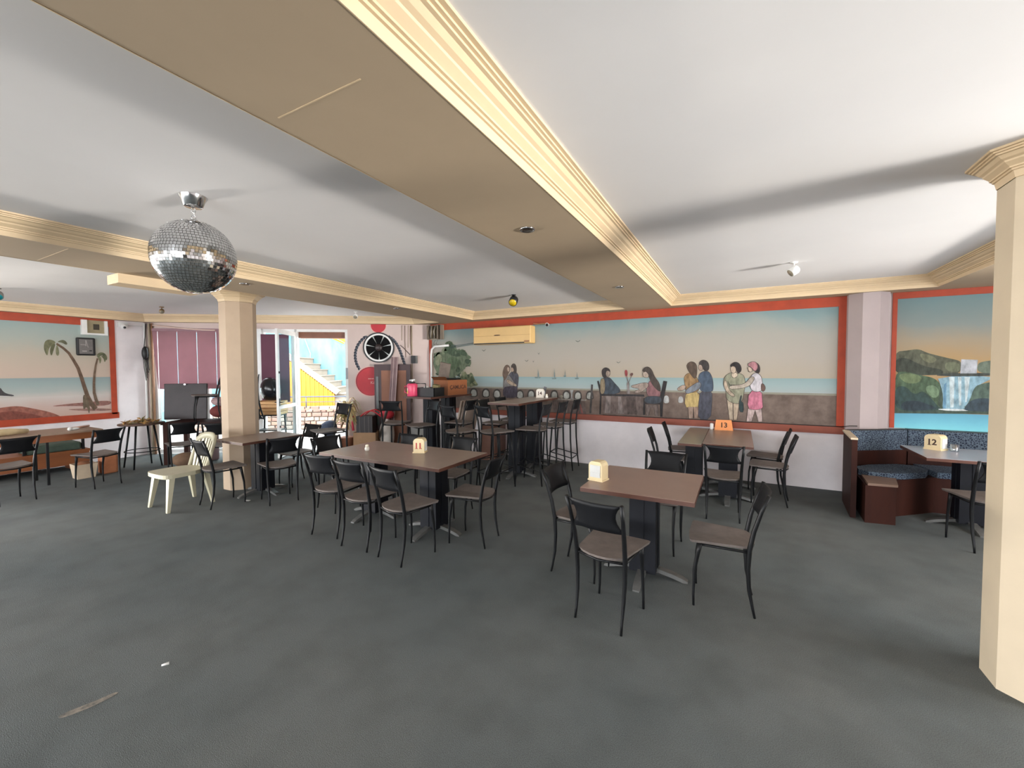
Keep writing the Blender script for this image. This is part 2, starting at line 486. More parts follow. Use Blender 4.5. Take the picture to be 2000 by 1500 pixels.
bl = thing('vertical_blind', 'mauve fabric blind with narrow light slits across the wide window', 'blind', W(4.35, -.06, 0))
edges = [3.45, 3.79, 4.14, 4.49, 4.845, 5.19]
mb = MB(); wbox(mb, 3.44, 5.28, -.08, -.03, 2.41, 2.46)
o = mb.build('head_rail', mat('rail_mauve', (140, 104, 112), .5, .05, 5), bl); o.matrix_parent_inverse = bl.matrix_basis.inverted()
for i in range(5):
    a, b = edges[i] + .005, edges[i + 1] - .006
    mb = MB(); wbox(mb, a, b, -.066, -.060, 1.28, 2.42)
    o = mb.build('slat', M_blind, bl); o.matrix_parent_inverse = bl.matrix_basis.inverted()
q = [(5.197, 1.28), (5.205, 1.28), (5.285, 2.42), (5.197, 2.42)]
mb = MB(); vs = [W(u, v, z) for v in (-.066, -.06) for u, z in q]
mb.add(vs, [(0, 1, 2, 3), (7, 6, 5, 4), (0, 4, 5, 1), (1, 5, 6, 2), (2, 6, 7, 3), (3, 7, 4, 0)])
o = mb.build('slat', M_blind, bl); o.matrix_parent_inverse = bl.matrix_basis.inverted()
bl2 = thing('vertical_blind', 'dark plum fabric blind over the narrow pane between post and glass door', 'blind', W(3.0, -.06, 0))
M_blind2 = blindmat('plum_blind_fabric', (120, 82, 96), BLIND_T * .6)
for a, b in ((2.78, 2.99), (3.0, 3.31)):
    mb = MB(); wbox(mb, a, b, -.066, -.060, 1.0, 2.36)
    o = mb.build('slat', M_blind2, bl2); o.matrix_parent_inverse = bl2.matrix_basis.inverted()
# pale venetian shutter seen under the blind
vb = thing('venetian_shutter', 'white slatted shutter low in the wide window beside the dark panel', 'shutter', W(5.0, .2, 0))
for k in range(14):
    mb = MB(); wbox(mb, 4.45, 5.24, .17, .19, .55 + k * .06, .602 + k * .06)
    o = mb.build('slat', M_white, vb); o.matrix_parent_inverse = vb.matrix_basis.inverted()

# ------------------------------------------------------------------ ceiling: slab, beams, cornices
ceil = struct(MB().prism(ROOM, ZC, ZC + .15).build('ceiling', M_ceil))
ZT = ZC + .05
XB0, XB1 = -1.57, -.90      # broad beam
XC0, XC1 = -5.25, -4.45     # second beam
YE = 6.64                   # front edge of the strip along the mural wall
XE = 2.02                   # coffer edge on the alcove side
XPE = -10.02
def beam(poly): MB().prism(poly, ZS, ZT).build('beam', M_soff, ceil)
beam([(XB0, YB), (XB1, YB), (XB1, YE), (XB0, YE)])
beam([(XC0, YB), (XC1, YB), (XC1, YE), (XC0, YE)])
# strip along mural wall and entrance wall
c0 = W(-.02, -.14); 
t = (YE - (P0.y - DN.y * .14)) / DU.y
qx = P0.x - DN.x * .14 + DU.x * t
beam([(XR, YE), (XR, YW), (P0.x, P0.y), (qx, YE)])
e1 = P1 - DN * .14; t2 = (XPE - e1.x) / DU.x; qy = e1.y + DU.y * t2
beam([(qx, YE), (P0.x, P0.y), (P1.x, P1.y), (XPE, qy)])
beam([(XP, YB), (XPE, YB), (XPE, qy), (P1.x, P1.y)])
beam([(XE, YB), (XR, YB), (XR, YE), (XE, YE)])
PROF = [(0, 2.578), (.004, 2.578), (.014, 2.612), (.024, 2.613), (.025, 2.623), (.036, 2.624), (.037, 2.632), (.064, 2.652), (.067, 2.660),
        (.084, 2.668), (.100, 2.684), (.114, 2.686), (.115, 2.694), (.128, 2.695), (.129, 2.703), (.146, 2.704), (.147, 2.716)]
def cornice(path): MB().sweep(path, PROF).build('cornice', M_corn, ceil)
# d is to the left of travel, so travel with the coffer on the left
cornice([(XE, YB), (XE, YE), (XB1, YE), (XB1, YB)])
cornice([(XB0, YB), (XB0, YE), (XC1, YE), (XC1, YB)])
cornice([(XC0, YB), (XC0, YE), (qx, YE), (XPE, qy), (XPE, YB)])
mb = MB(); mb.span((-5.47, 1.74, 2.49), (-5.22, 2.45, 2.58)); mb.build('boxing', M_corn, ceil)
for y in (.95, ):
    mb = MB(); mb.box((-1.293, .976, ZS - .0005), (.43, .005, .002)); mb.build('joint_line', M_corn, ceil)
mb = MB(); mb.box((-4.86, 1.217, ZS - .0005), (.7, .004, .002)); mb.build('joint_line', M_corn, ceil)

# ------------------------------------------------------------------ columns
def octagon(cx, cy, s=.17):
    a = s / 2; b = a + s / math.sqrt(2)
    return [(cx + b, cy - a), (cx + b, cy + a), (cx + a, cy + b), (cx - a, cy + b), (cx - b, cy + a), (cx - b, cy - a), (cx - a, cy - b), (cx + a, cy - b)]
for cx, cy, mm in ((1.387, 3.095, M_cream), (-6.17, 3.33, M_col2)):
    c = thing('column', 'x', 'column', (cx, cy, 0)); del c['label']; del c['category']; struct(c)
    oc = octagon(0, 0)
    MB().prism(oc, 0, 2.60).build('shaft', mm, c)
    mb = MB(); mb.sweep(oc[::-1], [(-.0, 2.575)] + [(d * .75, z) for d, z in PROF], closed=True); mb.build('capital', M_corn, c)
c = bpy.data.objects.new('column', None); COL.objects.link(c); struct(c); c.location = (1.437, 6.9, 0)
MB().prism(octagon(0, 0), 0, 2.60).build('shaft', M_pier, c)

MAIN_PAINT = [('painted_couple', [((74, 72, 84), 2, [(-3.806, 1.571), (-3.721, 1.601), (-3.661, 1.58), (-3.614, 1.513), (-3.633, 1.343), (-3.658, 1.237), (-3.832, 1.233), (-3.88, 1.426)]), ((128, 122, 118), 2, [(-3.949, 1.425), (-3.916, 1.511), (-3.843, 1.544), (-3.77, 1.469), (-3.698, 1.364), (-3.657, 1.343), (-3.686, 1.296), (-3.807, 1.319), (-3.901, 1.253), (-3.95, 1.263)]), ((64, 54, 70), 1, [(-3.95, 1.291), (-3.807, 1.315), (-3.653, 1.318), (-3.646, 1.216), (-3.653, 1.106), (-3.951, 1.097)]), ((110, 84, 66), 2, [(-3.941, 1.468), (-3.966, 1.554), (-3.928, 1.683), (-3.866, 1.73), (-3.805, 1.691), (-3.801, 1.618), (-3.842, 1.554), (-3.892, 1.458), (-3.929, 1.425)]), ((196, 164, 138), 2, [(-3.859, 1.683), (-3.813, 1.67), (-3.81, 1.614), (-3.835, 1.584), (-3.864, 1.618)]), ((70, 58, 50), 2, [(-3.776, 1.708), (-3.72, 1.754), (-3.665, 1.707), (-3.661, 1.576), (-3.704, 1.555), (-3.733, 1.618), (-3.769, 1.657)]), ((188, 152, 126), 2, [(-3.776, 1.674), (-3.733, 1.669), (-3.714, 1.614), (-3.748, 1.584), (-3.776, 1.606)]), ((176, 150, 122), 2, [(-3.885, 1.426), (-3.843, 1.452), (-3.734, 1.384), (-3.657, 1.352), (-3.667, 1.313), (-3.722, 1.329), (-3.831, 1.358)])]),
 ('painted_seated_man', [((40, 38, 40), 0, [(-2.107, 1.433), (-2.088, 1.438), (-2.051, 1.303), (-2.037, 1.19), (-2.049, 0.873), (-2.068, 0.872), (-2.055, 1.178), (-2.074, 1.302)]), ((58, 70, 84), 2, [(-2.042, 1.479), (-1.91, 1.511), (-1.831, 1.418), (-1.698, 1.277), (-1.775, 1.224), (-2.0, 1.196), (-2.046, 1.235)]), ((150, 128, 92), 2, [(-2.052, 1.45), (-2.02, 1.488), (-1.983, 1.461), (-1.973, 1.304), (-2.0, 1.214), (-2.046, 1.217), (-2.06, 1.325)]), ((54, 46, 44), 2, [(-2.029, 1.562), (-2.025, 1.63), (-1.968, 1.668), (-1.897, 1.636), (-1.888, 1.574), (-1.933, 1.563), (-1.951, 1.495), (-2.006, 1.493)]), ((178, 152, 130), 2, [(-1.943, 1.614), (-1.893, 1.596), (-1.888, 1.547), (-1.919, 1.507), (-1.951, 1.516), (-1.961, 1.569)])]),
 ('painted_dining_table', [((112, 92, 84), 0, [(-2.005, 1.2), (-1.334, 1.213), (-1.321, 0.89), (-2.008, 0.888)]), ((140, 122, 116), 0, [(-1.954, 1.181), (-1.875, 1.183), (-1.885, 0.898), (-1.976, 0.899)]), ((140, 122, 116), 0, [(-1.752, 1.18), (-1.708, 1.181), (-1.663, 0.896), (-1.751, 0.896)]), ((88, 70, 64), 0, [(-1.621, 1.179), (-1.47, 1.184), (-1.447, 0.897), (-1.598, 0.899)]), ((46, 42, 44), 0, [(-2.046, 1.217), (-1.334, 1.226), (-1.327, 1.192), (-2.046, 1.185)]), ((140, 128, 124), 2, [(-1.618, 1.421), (-1.562, 1.421), (-1.574, 1.312), (-1.548, 1.23), (-1.621, 1.228), (-1.6, 1.312)]), ((120, 104, 96), 0, [(-1.596, 1.421), (-1.627, 1.552), (-1.614, 1.557), (-1.583, 1.421), (-1.541, 1.531), (-1.53, 1.522), (-1.575, 1.417)]), ((176, 52, 56), 2, [(-1.649, 1.605), (-1.623, 1.631), (-1.597, 1.596), (-1.601, 1.517), (-1.636, 1.517)]), ((120, 72, 64), 2, [(-1.558, 1.561), (-1.524, 1.579), (-1.503, 1.553), (-1.532, 1.518), (-1.558, 1.526)])]),
 ('painted_seated_woman', [((40, 36, 38), 0, [(-1.035, 1.449), (-0.988, 1.441), (-1.044, 1.111), (-1.054, 0.878), (-1.079, 0.877), (-1.088, 1.076), (-1.318, 1.076), (-1.321, 0.899), (-1.342, 0.898), (-1.34, 1.166), (-1.093, 1.152)]), ((150, 92, 96), 2, [(-1.303, 1.317), (-1.263, 1.434), (-1.191, 1.473), (-1.095, 1.342), (-1.077, 1.184), (-1.271, 1.179)]), ((58, 66, 78), 2, [(-1.327, 1.183), (-1.199, 1.204), (-1.069, 1.195), (-1.068, 1.1), (-1.198, 1.076), (-1.326, 1.097)]), ((170, 146, 130), 2, [(-1.544, 1.361), (-1.45, 1.388), (-1.304, 1.424), (-1.258, 1.382), (-1.303, 1.317), (-1.407, 1.246), (-1.509, 1.257), (-1.387, 1.32), (-1.514, 1.331)]), ((74, 60, 52), 2, [(-1.363, 1.596), (-1.347, 1.647), (-1.281, 1.677), (-1.219, 1.628), (-1.177, 1.511), (-1.095, 1.406), (-1.078, 1.269), (-1.149, 1.32), (-1.217, 1.404), (-1.251, 1.498), (-1.297, 1.583)]), ((196, 170, 148), 2, [(-1.359, 1.57), (-1.314, 1.6), (-1.268, 1.553), (-1.267, 1.502), (-1.313, 1.497), (-1.342, 1.514)]), ((120, 100, 92), 0, [(-1.301, 1.059), (-1.117, 1.062), (-1.115, 0.892), (-1.156, 0.89), (-1.177, 1.021), (-1.239, 1.015), (-1.258, 0.889), (-1.3, 0.892)])]),
 ('painted_woman_in_yellow_skirt', [((176, 142, 120), 0, [(-0.675, 1.05), (-0.605, 1.053), (-0.607, 0.877), (-0.66, 0.874)]), ((166, 130, 108), 0, [(-0.598, 1.053), (-0.531, 1.056), (-0.536, 0.885), (-0.585, 0.882)]), ((206, 172, 92), 1, [(-0.71, 1.292), (-0.522, 1.3), (-0.501, 1.053), (-0.609, 1.036), (-0.727, 1.044)]), ((164, 120, 66), 2, [(-0.743, 1.513), (-0.671, 1.583), (-0.577, 1.535), (-0.524, 1.434), (-0.522, 1.284), (-0.71, 1.271), (-0.723, 1.39)]), ((184, 152, 128), 2, [(-0.845, 1.326), (-0.755, 1.39), (-0.707, 1.374), (-0.726, 1.318), (-0.802, 1.294)]), ((92, 70, 54), 2, [(-0.707, 1.698), (-0.645, 1.754), (-0.564, 1.717), (-0.555, 1.575), (-0.58, 1.47), (-0.643, 1.555), (-0.687, 1.626)])]),
 ('painted_man_in_blue', [((68, 70, 86), 1, [(-0.507, 1.304), (-0.347, 1.316), (-0.344, 1.116), (-0.363, 0.87), (-0.54, 0.872), (-0.527, 1.109)]), ((64, 84, 110), 2, [(-0.536, 1.535), (-0.485, 1.595), (-0.394, 1.603), (-0.342, 1.496), (-0.329, 1.336), (-0.354, 1.288), (-0.5, 1.284), (-0.527, 1.413)]), ((120, 128, 140), 2, [(-0.722, 1.3), (-0.65, 1.359), (-0.535, 1.442), (-0.494, 1.414), (-0.515, 1.332), (-0.668, 1.256), (-0.71, 1.263)]), ((60, 52, 50), 2, [(-0.538, 1.725), (-0.478, 1.777), (-0.403, 1.739), (-0.387, 1.635), (-0.434, 1.591), (-0.486, 1.656)]), ((186, 156, 134), 2, [(-0.538, 1.693), (-0.497, 1.7), (-0.474, 1.636), (-0.496, 1.604), (-0.53, 1.624)])]),
 ('painted_woman_in_sage_dress', [((196, 172, 142), 0, [(-0.142, 1.17), (-0.073, 1.161), (-0.065, 0.886), (-0.107, 0.884)]), ((186, 160, 130), 0, [(-0.062, 1.161), (0.014, 1.128), (-0.014, 0.889), (-0.055, 0.886)]), ((150, 150, 118), 2, [(-0.186, 1.516), (-0.101, 1.584), (-0.023, 1.568), (0.055, 1.557), (0.087, 1.46), (0.076, 1.325), (0.044, 1.13), (-0.051, 1.126), (-0.153, 1.178), (-0.155, 1.32), (-0.198, 1.398)]), ((98, 104, 86), 0, [(-0.139, 1.458), (-0.107, 1.399), (0.031, 1.394), (0.024, 1.37), (-0.114, 1.376)]), ((206, 182, 152), 2, [(-0.078, 1.584), (-0.023, 1.576), (-0.006, 1.537), (-0.056, 1.494), (-0.095, 1.537)]), ((196, 170, 140), 2, [(-0.178, 1.477), (-0.153, 1.438), (-0.123, 1.32), (-0.036, 1.244), (-0.07, 1.22), (-0.158, 1.3), (-0.191, 1.398)]), ((44, 36, 36), 2, [(-0.111, 1.689), (-0.051, 1.739), (0.013, 1.711), (0.041, 1.615), (-0.006, 1.56), (-0.031, 1.634), (-0.093, 1.654)]), ((206, 178, 148), 2, [(-0.104, 1.666), (-0.049, 1.673), (-0.03, 1.603), (-0.064, 1.564), (-0.099, 1.595)]), ((34, 58, 60), 1, [(0.01, 1.128), (0.033, 1.246), (0.043, 1.246), (0.034, 1.149), (0.065, 1.15), (0.073, 1.002), (0.022, 1.008)])]),
 ('painted_woman_in_pink_skirt', [((206, 176, 168), 0, [(0.13, 1.059), (0.22, 1.063), (0.173, 0.876), (0.112, 0.872)]), ((206, 176, 168), 0, [(0.213, 1.063), (0.292, 1.066), (0.308, 0.88), (0.259, 0.877)]), ((220, 108, 138), 1, [(0.14, 1.318), (0.292, 1.325), (0.304, 1.158), (0.312, 1.067), (0.22, 1.044), (0.117, 1.059)]), ((206, 198, 204), 2, [(0.147, 1.518), (0.212, 1.584), (0.279, 1.542), (0.303, 1.424), (0.298, 1.306), (0.153, 1.311)]), ((190, 172, 150), 2, [(-0.117, 1.383), (-0.021, 1.393), (0.091, 1.418), (0.16, 1.526), (0.207, 1.507), (0.168, 1.423), (0.109, 1.368), (-0.054, 1.337), (-0.106, 1.34)]), ((56, 44, 46), 2, [(0.21, 1.732), (0.263, 1.679), (0.265, 1.576), (0.219, 1.572), (0.195, 1.652)]), ((196, 120, 128), 2, [(0.107, 1.688), (0.163, 1.741), (0.233, 1.721), (0.238, 1.633), (0.202, 1.595), (0.165, 1.656)]), ((206, 178, 152), 2, [(0.118, 1.664), (0.158, 1.653), (0.179, 1.603), (0.142, 1.584), (0.125, 1.618)]), ((110, 76, 64), 2, [(0.287, 1.42), (0.313, 1.421), (0.34, 1.36), (0.315, 1.307), (0.288, 1.329)])]),
